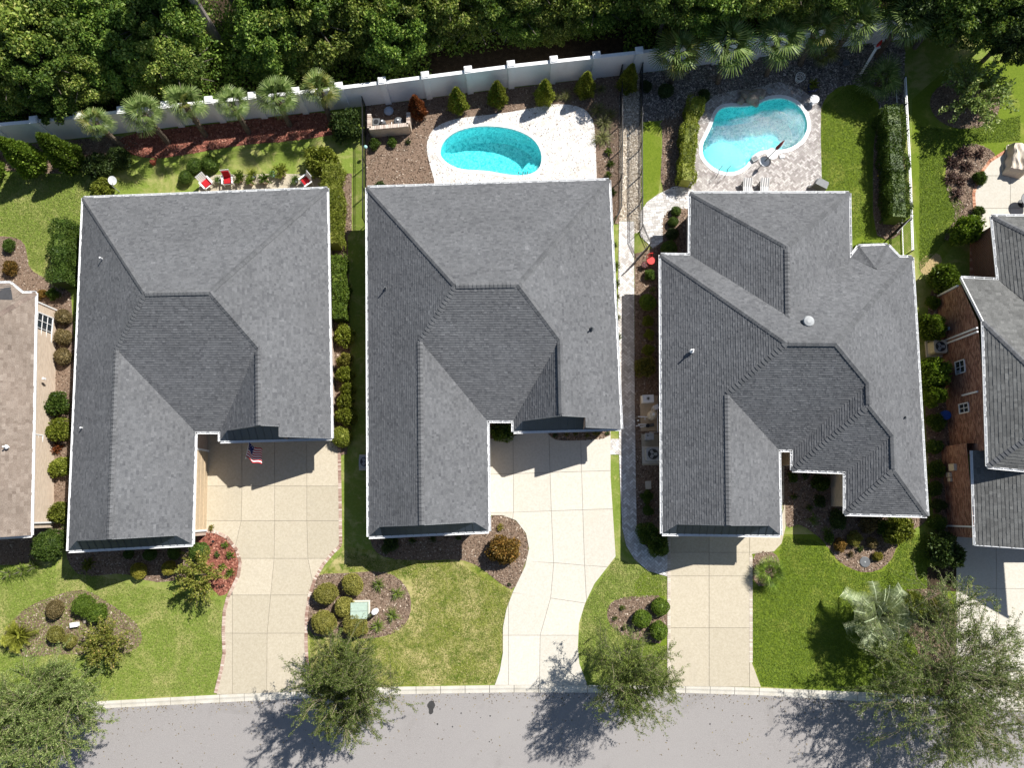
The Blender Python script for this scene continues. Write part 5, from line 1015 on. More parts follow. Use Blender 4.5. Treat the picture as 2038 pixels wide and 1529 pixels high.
def pinnate_mesh(n=26, L=1.0, lw=.03, ll=.34, arch=.55):
    V = []; Q = []
    for k in range(n):
        t = .12 + .88 * k / n; x = L * (t - .12 * t * t); z = arch * (t - 1.25 * t * t) * L; l = ll * math.sin(min(1, t * 1.25 + .12) * math.pi * .85) + .05
        for s in (-1, 1):
            i = len(V); d = .22; V.extend([(x - lw, 0, z), (x + lw, 0, z), (x + d * l + lw * .4, s * l, z + .13 * l * 2 - .1 * l), (x + d * l - lw * .2, s * l * .98, z + .1 * l)]); Q.append((i, i + 1, i + 2, i + 3))
        i = len(V); x2 = L * (t + .035 - .12 * (t + .035) ** 2); z2 = arch * (t + .035 - 1.25 * (t + .035) ** 2) * L; V.extend([(x, -.012, z + .004), (x2, -.012, z2 + .004), (x2, .012, z2 + .004), (x, .012, z + .004)]); Q.append((i, i + 1, i + 2, i + 3))
    return qmesh('frond', np.array(V), np.array(Q))
FAN = [fan_mesh() for _ in range(3)]; PINB = [pinnate_mesh(32, 1.0, .0125, .29, .55) for _ in range(3)]; PIN = [pinnate_mesh() for _ in range(3)]
def palm(name, label, base, crown, h, nf, fs, mat, meshes=FAN, tr=.17, elev=(-25, 78), group=None, mats=None):
    b = G(*base); t = G(*crown, h); o = thing(name, label, 'palm', b, 0, group); tp = t - b
    if h > .8:
        pts = [Vector((0, 0, -.05)), Vector((tp.x * .3, tp.y * .3, h * .4)), Vector((tp.x * .7, tp.y * .7, h * .75)), tp]; m = MB().tube(pts, [tr * 1.15, tr, tr * .95, tr * 1.2], 9)
        for k in range(26):                                      # old leaf boots
            f = .35 + .62 * k / 26; a = k * 2.4; c = Vector((tp.x * f, tp.y * f, h * f)); d = Vector((math.cos(a), math.sin(a), .9)); m.bar(c + Vector((math.cos(a), math.sin(a), 0)) * tr * .8, c + d * tr * 1.25, .10, .03)
        m.build('trunk', m_palmtrunk, o)
    for k in range(nf):
        f = (k + .5) / nf; e = math.radians(elev[0] + (elev[1] - elev[0]) * f + random.uniform(-8, 8)); a = k * 2.39996 + random.uniform(-.25, .25)
        c = link('frond', random.choice(meshes), (random.choice(mats) if mats else mat), o); s = fs * random.uniform(.85, 1.1); c.scale = (s, s, s); c.location = tp + Vector((math.cos(a) * .08, math.sin(a) * .08, 0)); c.rotation_euler = (random.uniform(-.25, .25), -e, a)
    return o
PL = ['first', 'second', 'third', 'fourth', 'fifth', 'sixth']
for i, (b, c, h) in enumerate([((243, 291), (190, 246), 3.1), ((335, 284), (287, 228), 3.4), ((410, 270), (368, 208), 3.6), ((495, 263), (462, 208), 3.4), ((577, 249), (550, 195), 3.2), ((658, 238), (637, 178), 3.5)]):
    palm('cabbage_palm', PL[i] + ' cabbage palm from the left in the row by the red mulch', b, c, h, 15, .80 * (.85 + .3 * ((i * 37) % 10) / 10), L_palm, group='cabbage palms by the red mulch', mats=[L_palm, L_palm, L_palm, L_palmY] if i in (0, 2, 5) else [L_palm])
for i, (b, c, h, fs) in enumerate([((1335, 165), (1348, 108), 3.2, 1.15), ((1428, 165), (1446, 92), 3.8, 1.2), ((1525, 150), (1548, 80), 3.8, 1.1), ((1592, 128), (1622, 62), 3.6, 1.05), ((1658, 110), (1700, 45), 3.8, 1.05), ((1745, 110), (1800, 38), 4.2, 1.2)]):
    palm('cabbage_palm', PL[i] + ' broad cabbage palm from the left beyond the kidney pool', b, c, h, 18, fs * .95, L_palm, group='cabbage palms beyond the kidney pool', mats=[L_palm, L_palm, L_palmY] if i in (0, 3) else [L_palm])
palm('dwarf_palm', 'young dark palm on the pebbles beside the back lawn', (1745, 172), (1752, 160), .9, 16, .95, L_palm, tr=.12)
palm('dwarf_palm', 'low yellow-green palm tuft on the pebbles in front of the tall palms', (1626, 118), (1634, 104), .9, 12, .7, L_palmY, tr=.1)
palm('silver_palm', 'large silver feather palm on the lush front lawn', (1722, 1208), (1740, 1222), 1.7, 28, 2.3, L_silver, PINB, .26, (4, 72))
palm('fan_palm', 'small green fan palm beside the tan driveway', (1527, 1138), (1530, 1140), .5, 14, .6, L_bright, FAN, .15, (0, 75))
palm('cycad', 'yellow cycad rosette at the left end of the left island bed', (43, 1264), (41, 1264), .35, 34, 1.05, L_cycad, PINB, .15, (8, 80))

# ---- trees grown as limbs, twigs and leaves
def grow(seed, h, r, nl, leafn, leaf, trunk_h, droop=.25, shoots=7, lo=.15, hi=1.25, tw=.06):
    rg = np.random.default_rng(seed); br = MB(); A = []; TW = MB()
    br.tube([(0, 0, -.1), (.03, .02, trunk_h * .6), (0, 0, trunk_h)], [tw * 1.3, tw, tw * .9], 8)
    for i in range(nl):
        a = i * 2.39996 + rg.uniform(-.3, .3); e = rg.uniform(lo, hi); L = rg.uniform(.75, 1.0); end = np.array([math.cos(a) * math.cos(e) * r * L, math.sin(a) * math.cos(e) * r * L, trunk_h + (h - trunk_h) * (math.sin(e) * .95) * L]); st_ = np.array([0, 0, trunk_h * rg.uniform(.75, 1)])
        c = st_ + (end - st_) * .45 + np.array([0, 0, (h - trunk_h) * .12]); pts = [tuple((1 - t) ** 2 * st_ + 2 * t * (1 - t) * c + t * t * end) for t in np.linspace(0, 1, 6)]; br.tube(pts, [tw * .55 * (1 - .8 * t) for t in np.linspace(0, 1, 6)], 5, False)
        for j in range(shoots):
            t = rg.uniform(.3, 1.0); p = (1 - t) ** 2 * st_ + 2 * t * (1 - t) * c + t * t * end; d = (end - st_) / np.linalg.norm(end - st_) * .7 + rg.normal(0, .55, 3); d[2] += .12; d /= np.linalg.norm(d); l = r * rg.uniform(.22, .52)
            q = p + d * l * .55; f = p + d * l + np.array([0, 0, -droop * l]); TW.tube([tuple(p), tuple(q), tuple(f)], [.018, .012, .005], 3, False)
            for s in range(3 + int(shoots > 5)):
                tt = rg.uniform(.3, 1); pp = p + (f - p) * tt; d2 = d * .8 + rg.normal(0, .5, 3); d2 /= np.linalg.norm(d2); l2 = l * rg.uniform(.35, .7); f2 = pp + d2 * l2 + np.array([0, 0, -droop * l2 * .8]); TW.tube([tuple(pp), tuple(f2)], [.009, .003], 3, False)
                u = rg.random((leafn, 1)) ** .8; Pp = pp + (f2 - pp) * u + rg.normal(0, .05, (leafn, 3)); A.append(leaves(Pp, np.repeat(d2[None], leafn, 0), leaf, leaf * .34, .6))
            u = rg.random((leafn, 1)); Pp = p + (f - p) * u + rg.normal(0, .05, (leafn, 3)); A.append(leaves(Pp, np.repeat(d[None], leafn, 0), leaf, leaf * .34, .6))
    return br.mesh('trunk'), TW.mesh('twigs'), lmesh('crown', *A)
def tree(name, label, cat, px, py, zc, meshes, mat, sc=(1, 1, 1), rz=0, group=None, tmat=m_bark, twmat=m_twig):
    p = G(px, py, zc); o = thing(name, label, cat, (p.x, p.y, 0), rz, group)
    for n, me, mm in (('trunk', meshes[0], tmat), ('twigs', meshes[1], twmat), ('crown', meshes[2], mat)):
        c = link(n, me, mm, o); c.scale = sc
    return o
SA_ = grow(3, 5.6, 3.3, 40, 42, .105, 1.7, .25, 9); SB_ = grow(9, 6.2, 3.4, 42, 46, .105, 1.9, .2, 9); SC_ = grow(14, 6.0, 3.6, 38, 36, .105, 1.9, .3, 9)
SD_ = grow(27, 8.0, 5.2, 50, 42, .11, 2.6, .28, 10)
gs = 'street trees along the kerb'
tree('street_tree', 'bushy street tree at the lower left corner', 'tree', 82, 1424, 5.0, SB_, L_elm, (1.0, 1.0, 1.38), .5, gs)
tree('street_tree', 'street tree between the two curved driveways', 'tree', 686, 1375, 5.0, SA_, L_elmG, (.86, .86, 1.42), 1.9, gs)
tree('street_tree', 'airy street tree beside the tan straight driveway', 'tree', 1262, 1356, 5.0, SC_, L_elmG, (.74, .74, 1.35), 3.6, gs)
tree('street_tree', 'widest open-crowned street tree at the lower right', 'tree', 1925, 1370, 5.0, SD_, L_elm, (1.0, .95, 1.0), 5.2, gs)
def myrtle(seed, h, r, n, leafn=80, leaf=.14):
    rg = np.random.default_rng(seed); br = MB(); A = []; tw = MB()
    for k in range(5): a = k * 1.257; br.tube([(.1 * math.cos(a), .1 * math.sin(a), -.05), (.3 * r * math.cos(a), .3 * r * math.sin(a), h * .5)], [.045, .03], 5)
    for k in range(n):
        a = k * 2.39996 + rg.uniform(-.2, .2); e = math.radians(rg.uniform(12, 82)); L = rg.uniform(.8, 1.05); s = np.array([.25 * r * math.cos(a), .25 * r * math.sin(a), h * .35]); d = np.array([math.cos(a) * math.cos(e), math.sin(a) * math.cos(e), math.sin(e)])
        f = np.array([math.cos(a) * math.cos(e) * r * L, math.sin(a) * math.cos(e) * r * L, h * (.32 + .62 * math.sin(e)) * L]); c = (s + f) / 2 + np.array([0, 0, .14 * h]); t = np.linspace(0, 1, 5); pts = [tuple((1 - q) ** 2 * s + 2 * q * (1 - q) * c + q * q * f) for q in t]; tw.tube(pts, [.018, .014, .011, .008, .004], 3, False)
        q = .2 + .8 * rg.random((leafn, 1)); Pp = (1 - q) ** 2 * s + 2 * q * (1 - q) * c + q * q * f + rg.normal(0, .075, (leafn, 3)); A.append(leaves(Pp, np.repeat(d[None], leafn, 0), leaf, leaf * .5, .8))
    return br.mesh('trunk'), tw.mesh('twigs'), lmesh('crown', *A)
MY = myrtle(4, 2.7, 1.9, 62); MY2 = myrtle(11, 2.6, 1.75, 66)
gm = 'crape myrtles'
tree('crape_myrtle', 'crape myrtle with arching shoots beside the red mulch', 'tree', 398, 1148, 1.3, MY, L_myrtle, (1.0, 1.0, 1.0), .4, gm); tree('crape_myrtle', 'crape myrtle in the left island bed', 'tree', 208, 1283, 1.3, MY2, L_myrtle, (.98, .98, .95), 2.2, gm)
tree('crape_myrtle', 'large pale crape myrtle behind the brick house patio', 'tree', 1945, 185, 2.0, MY, L_elm, (1.6, 1.55, 1.4), 4.0, gm)

# ---- the woods behind the wall
def woodland(seed, h, tilt=.0):
    rg = np.random.default_rng(seed); br = MB(); br.tube([(0, 0, -.2), (rg.normal(0, .15), rg.normal(0, .15), h * .45), (rg.normal(0, .3), rg.normal(0, .3), h * .85)], [.17, .12, .04], 7)
    for k in range(9):
        a = k * 2.4; z = h * rg.uniform(.35, .75); br.tube([(0, 0, z), (math.cos(a) * h * .14, math.sin(a) * h * .14, z + h * .08), (math.cos(a) * h * .26, math.sin(a) * h * .26, z + h * .12)], [.06, .035, .015], 4, False)
    return br.mesh('trunk')
WT = [woodland(s, 9.0) for s in range(4)]
def wall_y(x): return along(WALL, x)
rows = [('just behind the white wall', [(20, 178, 2.3, 7), (85, 165, 2.5, 8), (160, 175, 2.1, 6.5), (235, 150, 2.2, 6.5), (310, 140, 2.3, 7), (345, 155, 1.6, 6), (532, 128, 2.0, 7), (590, 112, 2.1, 6.5), (630, 105, 2.4, 7), (705, 95, 2.1, 6.5), (775, 82, 2.4, 7.0), (850, 68, 1.9, 5.5), (945, 72, 1.3, 4), (1030, 55, 1.8, 5.5), (1110, 40, 1.9, 5.5), (1185, 35, 2.0, 6), (1265, 35, 2.0, 7), (1345, 22, 2.3, 9), (1430, 15, 2.2, 9), (1510, 5, 2.3, 9.5), (1590, 10, 2.3, 9), (1668, 0, 2.1, 9), (1745, -35, 2.2, 9.5), (1840, 25, 2.2, 8), (1905, 55, 2.4, 8), (1985, 50, 2.4, 8), (2050, 90, 2.2, 7.5)]),
        ('in the second row of the woods', [(-15, 95, 2.6, 8.5), (60, 85, 2.6, 9), (140, 78, 2.5, 8), (215, 70, 2.4, 8), (285, 60, 2.4, 8.5), (325, 48, 2.1, 8), (540, 45, 2.3, 8), (575, 30, 2.6, 8.5), (640, 22, 2.5, 8.5), (725, 15, 2.5, 8), (800, 5, 2.5, 8), (885, 0, 2.4, 7.5), (970, -10, 2.4, 7), (1060, -22, 2.4, 7.5), (1150, -35, 2.4, 7.5), (1240, -40, 2.5, 8), (1900, -15, 2.5, 9), (1985, -20, 2.6, 9), (2080, 10, 2.6, 9)]),
        ('at the upper edge of the picture', [(10, 5, 2.7, 9.5), (95, 0, 2.7, 9.5), (180, -8, 2.7, 9), (265, -15, 2.7, 9), (318, -25, 2.2, 9), (540, -40, 2.7, 9), (610, -55, 2.7, 9), (1340, -65, 2.6, 9.5), (1450, -75, 2.6, 9.5), (1560, -75, 2.6, 9.5), (1670, -85, 2.6, 9.5)])]
ORD = ['first', 'second', 'third'] + ['%dth' % k for k in range(4, 20)] + ['20th', '21st', '22nd', '23rd', '24th', '25th', '26th', '27th', '28th']
for rn, lst in rows:
    for i, (x, y, r, h) in enumerate(lst):
        y -= (34 if x < 1250 else 58) if 'just' in rn else (14 if x < 1250 else 45)
        y -= 18 if 480 < x < 720 else 0; h *= .80 if x < 1180 else .66 if x < 1330 else .9
        zc = h - r * .8; p = G(x, y, zc); o = thing('woodland_tree', f'{ORD[i]} leafy woodland tree from the left {rn}', 'tree', (p.x, p.y, 0), random.random() * 6.28, 'woodland trees ' + rn)
        t = link('trunk', WT[i % 4], m_bark, o); t.scale = (1, 1, h / 9); mat = random.choice([L_wood, L_woodY, L_woodB, L_woodB, L_woodY, L_wood, L_woodY, L_woodB, L_woodY, L_woodB] if x < 1790 else [L_wood, L_dark, L_wood, L_woodB]); ck = random.choice(['wood', 'wood', 'woodB'])
        for q in range(2):
            c = link('crown', veg(ck, random.randrange(4)), mat, o); c.location = (0, 0, zc) if q == 0 else (random.uniform(-.7, .7), random.uniform(-.7, .7), zc - r * .6); c.scale = (r * 1.1,) * 3 if q == 0 else (r * .9, r * .9, r * .9); c.rotation_euler = (0, 0, random.random() * 6)
def pine(label, bx, by, h, seed, cr=2.6):
    b = G(bx, by); o = thing('pine_tree', label, 'tree', b, 0, 'tall pines in the woods'); MB().tube([(0, 0, -.2), (.05, 0, h * .4), (.2, .1, h)], [.34, .28, .10], 10).build('trunk', m_pinebark, o)
    for q in range(3): c = link('crown', veg('wood', q), L_wood, o); c.location = (.15 + random.uniform(-.6, .6), .1 + random.uniform(-.6, .6), h - 1.2 - q * 1.5); c.scale = (cr * .7, cr * .7, cr * .5)
pine('bare grey trunk of a tall pine rising out of the picture', 441, 92, 14, 1, 1.5); pine('thin tall pine behind the bare grey trunk', 476, 22, 13, 2, 1.5)

# understorey: bushes and vines crowding the foot of the trees, one mass
n = 110000; px = RNG.uniform(-60, 2100, n); d = RNG.random(n) ** .8; py = np.interp(px, [w[0] for w in WALL], [w[1] for w in WALL]) - 14 - d * 190
keep = ~((px > 860) & (px < 1240) & (d < .30)); px, py, d = px[keep], py[keep], d[keep]; n = len(px)
hh = (.3 + 4.2 * RNG.random(n) ** 1.3) * np.clip(.35 + d * 2.2, 0, 1) * (.55 + .45 * np.sin(px * .06) * np.cos(py * .07 + px * .02)); P = np.array([G(x, y)[:] for x, y in zip(px, py)]); P[:, 2] = np.clip(hh, .05, 4.6)
link('undergrowth', lmesh('undergrowth', leaves(P, RNG.normal(0, 1, (n, 3)) * .4 + np.array([0, 0, .2]), .22, .13, .9)), L_woodB, None, label='dark tangled undergrowth filling the woods behind the wall', category='undergrowth', kind='stuff')
# ================================================================== THINGS IN THE GARDENS
def T3(name, label, cat, px, py, rz=0, z=0, group=None): p = G(px, py, z); return thing(name, label, cat, (p.x, p.y, z), rz, group)
# satellite dish
o = T3('satellite_dish', 'white satellite dish on a short mast at the rear left corner', 'dish', 238, 382, .6); m = MB(); pr = [(0.02 * k, .0) for k in range(1)]
MB().tube([(0, 0, 0), (0, 0, 1.0)], .03, 8).build('mast', m_grey, o); b = bmesh.new(); bmesh.ops.create_uvsphere(b, u_segments=18, v_segments=10, radius=.95)
for v in list(b.verts):
    if v.co.z > -.83: b.verts.remove(v)
me = bpy.data.meshes.new('dish'); b.to_mesh(me); b.free(); c = link('dish', me, m_white, o); c.location = (0, 0, 1.85); c.rotation_euler = (.35, -.25, 0); MB().bar((0, 0, 1.0), (.25, -.15, 1.5), .03, .03).build('feed_arm', m_greyd, o)
# pump enclosure of brick with pool gear
o = T3('pump_enclosure', 'three-sided pale brick enclosure hiding pool pumps by the wall', 'enclosure', 778, 262); a, b, c, d = [G(*q) - o.location for q in ((741, 243), (741, 271), (817, 264), (817, 240))]
for p, q in ((a, b), (b, c), (c, d)):
    w = MB().bar(p + Vector((0, 0, .55)), q + Vector((0, 0, .55)), .2, 1.1).build('brick_wall', m_brick_cream, o)
    n = int((q - p).length / .115); e = MB()
    for k in range(n): x = p.lerp(q, (k + .5) / n); e.box(x + Vector((0, 0, 1.14)), (.10, .26, .07), math.atan2(q.y - p.y, q.x - p.x))
    e.build('coping_brick', toned('coping_brick_' + str(n), [(0, (.40, .31, .25)), (1, (.66, .57, .49))], s=20, amt=.2), w, kind='stuff')
def pump(label, x, y, r=.28):
    o = T3('pool_filter', label, 'filter', x, y, group='pool gear in the brick enclosure'); MB().lathe([(r, .05), (r, .65), (r * .75, .85), (r * .2, .93)], 18).build('tank', m_greyd, o, smooth=False); MB().lathe([(.06, .9), (.06, 1.0)], 10).build('valve', m_white, o); MB().tube([(r, 0, .2), (r + .3, 0, .2), (r + .3, .3, .2)], .03, 6).build('pipe', m_white, o)
pump('dark tank of the pool filter inside the brick enclosure', 796, 252, .36); pump('smaller pool pump pot inside the brick enclosure', 765, 254, .22)
o = T3('pool_heater', 'low black pool heater cabinet in the brick enclosure', 'heater', 752, 252); MB().box((0, 0, .35), (.5, .5, .7)).build('cabinet', m_greyd, o); MB().lathe([(.16, .70), (.16, .74)], 14).build('fan_guard', m_black, o)
o = T3('hose_bag', 'pale blue bundle on the mulch behind the brick enclosure', 'bundle', 774, 222); MB().lathe([(.28, 0), (.34, .12), (.2, .25), (.05, .3)], 9).build('cover', plain('pale_blue_cloth', (.35, .42, .52), .8, .2), o)
# post lamp with white globe
o = T3('globe_lamp', 'small white globe on a black post beside the middle lawn', 'lamp', 733, 306); MB().tube([(0, 0, 0), (0, 0, .9)], .025, 8).build('post', m_black, o); MB().lathe([(.02, .88), (.09, .92), (.13, 1.02), (.09, 1.12), (.02, 1.16)], 14).build('globe', m_teal, o)
# striped sun loungers half under the eave
m, nt, b = base_mat('striped_cloth', .85, .1); tc = N(nt, 'TexCoord'); wv = N(nt, 'TexWave'); wv.bands_direction = 'X'; wv.inputs['Scale'].default_value = 2.1; nt.links.new(tc.outputs['Object'], wv.inputs[0]); nt.links.new(ramp(nt, wv.outputs[1], [(.40, (.80, .78, .75)), (.5, (.30, .30, .31))]), b.inputs['Base Color']); m_stripe = m
for i, x in enumerate((1484, 1518)):
    o = T3('sun_lounger', ('left' if i == 0 else 'right') + ' striped sun lounger poking out from under the eave', 'lounger', x, 378, 0, .045, 'striped sun loungers')
    fr = MB()
    for sx in (-.3, .3): fr.bar((sx, -1.2, .3), (sx, .45, .3), .05, .05)
    fr.bar((-.3, .45, .3), (.3, .45, .3), .05, .05); fr.build('frame', m_greyd, o)
    for sx in (-.28, .28):
        for sy in (-1.1, .4): MB().box((sx, sy, .15), (.05, .05, .3)).build('leg', m_greyd, o)
    MB().box((0, -.5, .37), (.58, 1.2, .09)).build('mattress', m_stripe, o); R_ = Matrix.Rotation(math.radians(28), 3, 'X'); MB().box((0, .32, .5), (.58, .62, .09), R=R_).build('backrest', m_stripe, o)
# closed red umbrella leaning, white base table
o = T3('closed_umbrella', 'closed dark red pool umbrella with its pole leaning over the deck', 'umbrella', 1521, 322, 0, .045); d = Vector((.55, .35, 2.3)); MB().tube([(0, 0, .05), d * .5, d], .03, 8).build('pole', m_black, o)
ax = d.normalized(); MB().tube([d * .62, d * .68, d * .85, d * 1.04], [.05, .13, .10, .02], 10).build('folded_canopy', plain('maroon_cloth', (.13, .012, .018), .85, .1), o); MB().lathe([(.34, 0), (.34, .05), (.1, .10)], 18).build('base_plate', m_white, o)
o = T3('round_table', 'white round table at the rim of the kidney pool under the umbrella', 'table', 1532, 313, 0, .045); MB().lathe([(.38, .50), (.40, .52), (.38, .54)], 24).build('table_top', m_white, o)
for k in range(3): MB().tube([(.1 * math.cos(k * 2.1), .1 * math.sin(k * 2.1), .5), (.28 * math.cos(k * 2.1), .28 * math.sin(k * 2.1), 0)], .02, 6).build('leg', m_white, o)
o = T3('pool_float', 'dark square skimmer box with pale rim on the pool edge', 'skimmer', 1501, 317, .5, .06); MB().box((0, 0, .09), (.42, .36, .18)).build('body', m_grey, o); MB().box((0, 0, .185), (.30, .25, .02)).build('lid', m_greyd, o)
o = T3('towel', 'small white towel folded on the kidney pool deck', 'towel', 1556, 312, .1, .045); MB().box((0, 0, .04), (.36, .22, .06)).build('cloth', m_white, o); MB().box((.0, .02, .08), (.34, .18, .03)).build('fold', m_white, o)
# grill cart half under eave
o = T3('grill_cart', 'covered grill cart with two pale wheels at the eave of the stepped house', 'grill', 1626, 376, -.5, .045)
MB().box((0, 0, .55), (.85, .5, .5)).build('hood', m_greyd, o); MB().prism([(-.42, -.25), (.42, -.25), (.35, .25), (-.35, .25)], .8, .98).build('lid', m_greyd, o)
for s in (-1, 1): MB().tube([(s * .5, -.1, .14), (s * .58, -.1, .14)], .14, 16).build('wheel', m_white, o)
for s in (-.35, .35): MB().box((s, .15, .15), (.05, .05, .3)).build('leg', m_black, o)
o = T3('side_table', 'white round side table by the back lawn edge', 'table', 1616, 204, 0, .045); MB().lathe([(.30, .46), (.32, .49), (.30, .51)], 24).build('table_top', m_white, o); MB().lathe([(.2, 0), (.05, .05), (.05, .46)], 14).build('pedestal', m_white, o)
o = T3('planter', 'navy glazed pot with a leafy plant beyond the kidney pool', 'planter', 1613, 180, 0, .02); MB().lathe([(.2, 0), (.32, .3), (.36, .5), (.30, .52)], 18).build('pot', m_navy, o); c = link('foliage', veg('spray', 0), L_lime, o); c.scale = (.55, .55, .6); c.location = (0, .1, .45)
o = T3('wire_basket', 'white wire basket on the shaded pebbles', 'basket', 1588, 160, 0, .02)
for z, r in ((.05, .2), (.3, .27), (.5, .32)): MB().tube([(r * math.cos(a), r * math.sin(a), z) for a in np.linspace(0, 6.29, 20)], .018, 5).build('hoop', m_white, o)
m = MB()
for a in np.linspace(0, 6.28, 15)[:-1]: m.tube([(.2 * math.cos(a), .2 * math.sin(a), .05), (.32 * math.cos(a), .32 * math.sin(a), .5)], .01, 4)
m.build('wires', m_white, o, kind='stuff')
o = T3('round_stone', 'pale round stepping stone on the shaded paver edge', 'stone', 1531, 181, 0, .045); MB().lathe([(.2, 0), (.22, .03), (.19, .06)], 16).build('disc', m_grey, o)
# white signpost with a red bird
o = T3('bird_post', 'leaning white post topped with a red ornamental bird', 'post', 1712, 149, 0, .02); d = Vector((.45, 1.05, 1.7)); MB().bar((0, 0, 0), d, .16, .10).build('post', m_white, o); MB().box(d + Vector((0, 0, .05)), (.34, .34, .06), .4).build('perch', m_white, o)
m = MB(); m.tube([d + Vector((-.1, -.1, .15)), d + Vector((0, 0, .2)), d + Vector((.12, .14, .22)), d + Vector((.2, .26, .3)), d + Vector((.26, .34, .27))], [.03, .10, .11, .06, .015], 10); m.build('bird', m_red, o)
o = T3('stone_urn', 'dark stone urn on the shaded pebbles left of the bird post', 'urn', 1678, 132, 0, .02); MB().lathe([(.16, 0), (.08, .1), (.22, .35), (.26, .5), (.2, .52)], 14).build('bowl', m_greyd, o)
o = T3('blue_tub', 'blue plastic tub lying in the shade under the tall hedge', 'tub', 1757, 345, .6, .02); MB().lathe([(.18, 0), (.26, .28), (.30, .32), (.27, .33)], 12).build('body', m_blue, o); MB().tube([(-.27, 0, .3), (0, .1, .48), (.27, 0, .3)], .015, 6).build('handle', m_grey, o)
o = T3('sprinkler', 'small yellow sprinkler head beside the blue tub', 'sprinkler', 1747, 350, 0, .02); MB().lathe([(.06, 0), (.06, .08), (.03, .1)], 10).build('cap', plain('yellow_plastic', (.5, .38, .05), .5, .3), o)
m_rust = plain('terracotta', (.30, .085, .05), .8, .15)
# red metal chair by the gate
o = T3('metal_chair', 'red metal garden chair beside the black gate', 'chair', 1293, 523, .5, .02); MB().lathe([(.26, .42), (.28, .45), (.26, .47)], 18).build('seat', m_red, o)
for k in range(4): a = k * 1.57 + .78; MB().tube([(.2 * math.cos(a), .2 * math.sin(a), .44), (.28 * math.cos(a), .28 * math.sin(a), 0)], .02, 6).build('leg', m_red, o)
MB().tube([(-.22, .2, .45), (-.24, .3, .9), (0, .34, 1.05), (.24, .3, .9), (.22, .2, .45)], .025, 6).build('back_hoop', m_red, o)
for x in (-.1, 0, .1): MB().bar((x, .23, .46), (x, .33, 1.0), .04, .015).build('back_slat', m_red, o)
o = T3('flower_pot', 'dark pot with pink flowers beside the red metal chair', 'pot', 1281, 530, 0, .02); MB().lathe([(.14, 0), (.2, .3), (.17, .31)], 14).build('pot', m_greyd, o); c = link('flowers', veg('mop', 0), leafm('petal', [(0, (.3, .1, .12)), (1, (.6, .35, .35))], .2), o); c.scale = (.2, .2, .35); c.location = (0, 0, .3)
# white garden chairs with red cushions, pots of the patio
def garden_chair(label, x, y, rz, z=.04):
    o = T3('garden_chair', label, 'chair', x, y, rz, z, 'white chairs with red cushions'); MB().box((0, 0, .38), (.58, .56, .04)).build('seat', m_white, o); MB().box((0, .02, .44), (.5, .5, .09)).build('seat_cushion', m_redcloth, o)
    R_ = Matrix.Rotation(math.radians(-18), 3, 'X')
    for k in range(5): MB().box((-.24 + .12 * k, .34, .75), (.10, .025, .75), R=R_).build('back_slat', m_white, o)
    for s in (-1, 1): MB().box((s * .33, .0, .6), (.10, .62, .03)).build('armrest', m_white, o); MB().box((s * .33, -.26, .3), (.05, .05, .6)).build('leg', m_white, o); MB().box((s * .33, .26, .3), (.05, .05, .6)).build('leg', m_white, o)
    return o
garden_chair('white slatted chair with red cushion, left of two on the patio', 416, 370, .75); o = garden_chair('white chair with tall red back cushion, right of two on the patio', 458, 364, .1); MB().box((0, .30, .72), (.46, .08, .6), R=Matrix.Rotation(math.radians(-18), 3, 'X')).build('back_cushion', m_redcloth, o)
o = garden_chair('white chair with red cushion under the eave at the patio end', 612, 366, -.9)
for i, (x, y, r, mm) in enumerate([(437, 362, .2, m_grey), (480, 358, .26, m_tan), (505, 352, .3, m_greyd), (530, 362, .26, m_tan), (545, 350, .2, m_teal), (563, 347, .3, m_tan), (590, 362, .22, m_greyd), (502, 366, .2, m_tan)]):
    nm = ['grey pot between the two red-cushioned chairs', 'tan pot with tall leaves right of the red-backed chair', 'dark pot with the largest leaves on the patio', 'tan pot with leafy plant in the middle of the patio', 'teal pot with small plant on the patio', 'tan pot with bushy plant at the back of the patio', 'dark pot beside the right-hand patio chair', 'tan pot nearest the eave on the patio'][i]
    o = T3('potted_plant', nm, 'potted plant', x, y, 0, .04, 'pots on the patio'); MB().lathe([(r * .65, 0), (r, .35), (r * .85, .36)], 14).build('pot', mm, o); c = link('foliage', veg('spray' if i % 2 else 'lily', i % 4), [L_green, L_bright, L_lime][i % 3], o); c.scale = (r * 2.2, r * 2.2, r * 3); c.location = (0, 0, .3)
o = T3('garden_ornament', 'small red-brown ornament on the shaded back lawn of the leftmost grey house', 'ornament', 306, 325, .4); MB().lathe([(.16, 0), (.17, .3), (.12, .36)], 14).build('body', m_rust, o); MB().tube([(.12, 0, .15), (.3, .05, .3), (.38, .08, .42)], [.09, .07, .03], 8).build('neck', m_rust, o)
# green transformer box and pedestal
o = T3('utility_box', 'pale green steel utility box among the olive balls', 'utility box', 719, 1213, .02); MB().box((0, .02, .04), (1.12, 1.05, .1)).build('pad', m_conc_white, o); MB().box((0, 0, .42), (.95, .9, .72)).build('body', m_box_green, o)
l = MB().prism([(-.5, -.48), (.5, -.48), (.5, .48), (-.5, .48)], .78, .83, bottom=True).build('lid', m_box_green, o); MB().box((0, -.47, .45), (.06, .05, .12)).build('latch', m_greyd, o); MB().box((0, -.02, .835), (.98, .015, .012)).build('lid_seam', m_greyd, l)
o = T3('cable_pedestal', 'white cylindrical cable pedestal beside the green utility box', 'pedestal', 749, 1216); MB().lathe([(.17, 0), (.17, .8), (.15, .88), (.06, .92)], 18).build('tube', m_white, o); MB().lathe([(.185, .5), (.185, .54)], 18).build('collar', m_white, o)
o = T3('irrigation_box', 'white box beside a small stone in the left island bed', 'box', 152, 1243, .15); MB().box((0, 0, .14), (.44, .24, .28)).build('body', m_white, o); MB().box((0, 0, .29), (.48, .28, .03)).build('lid', m_white, o)
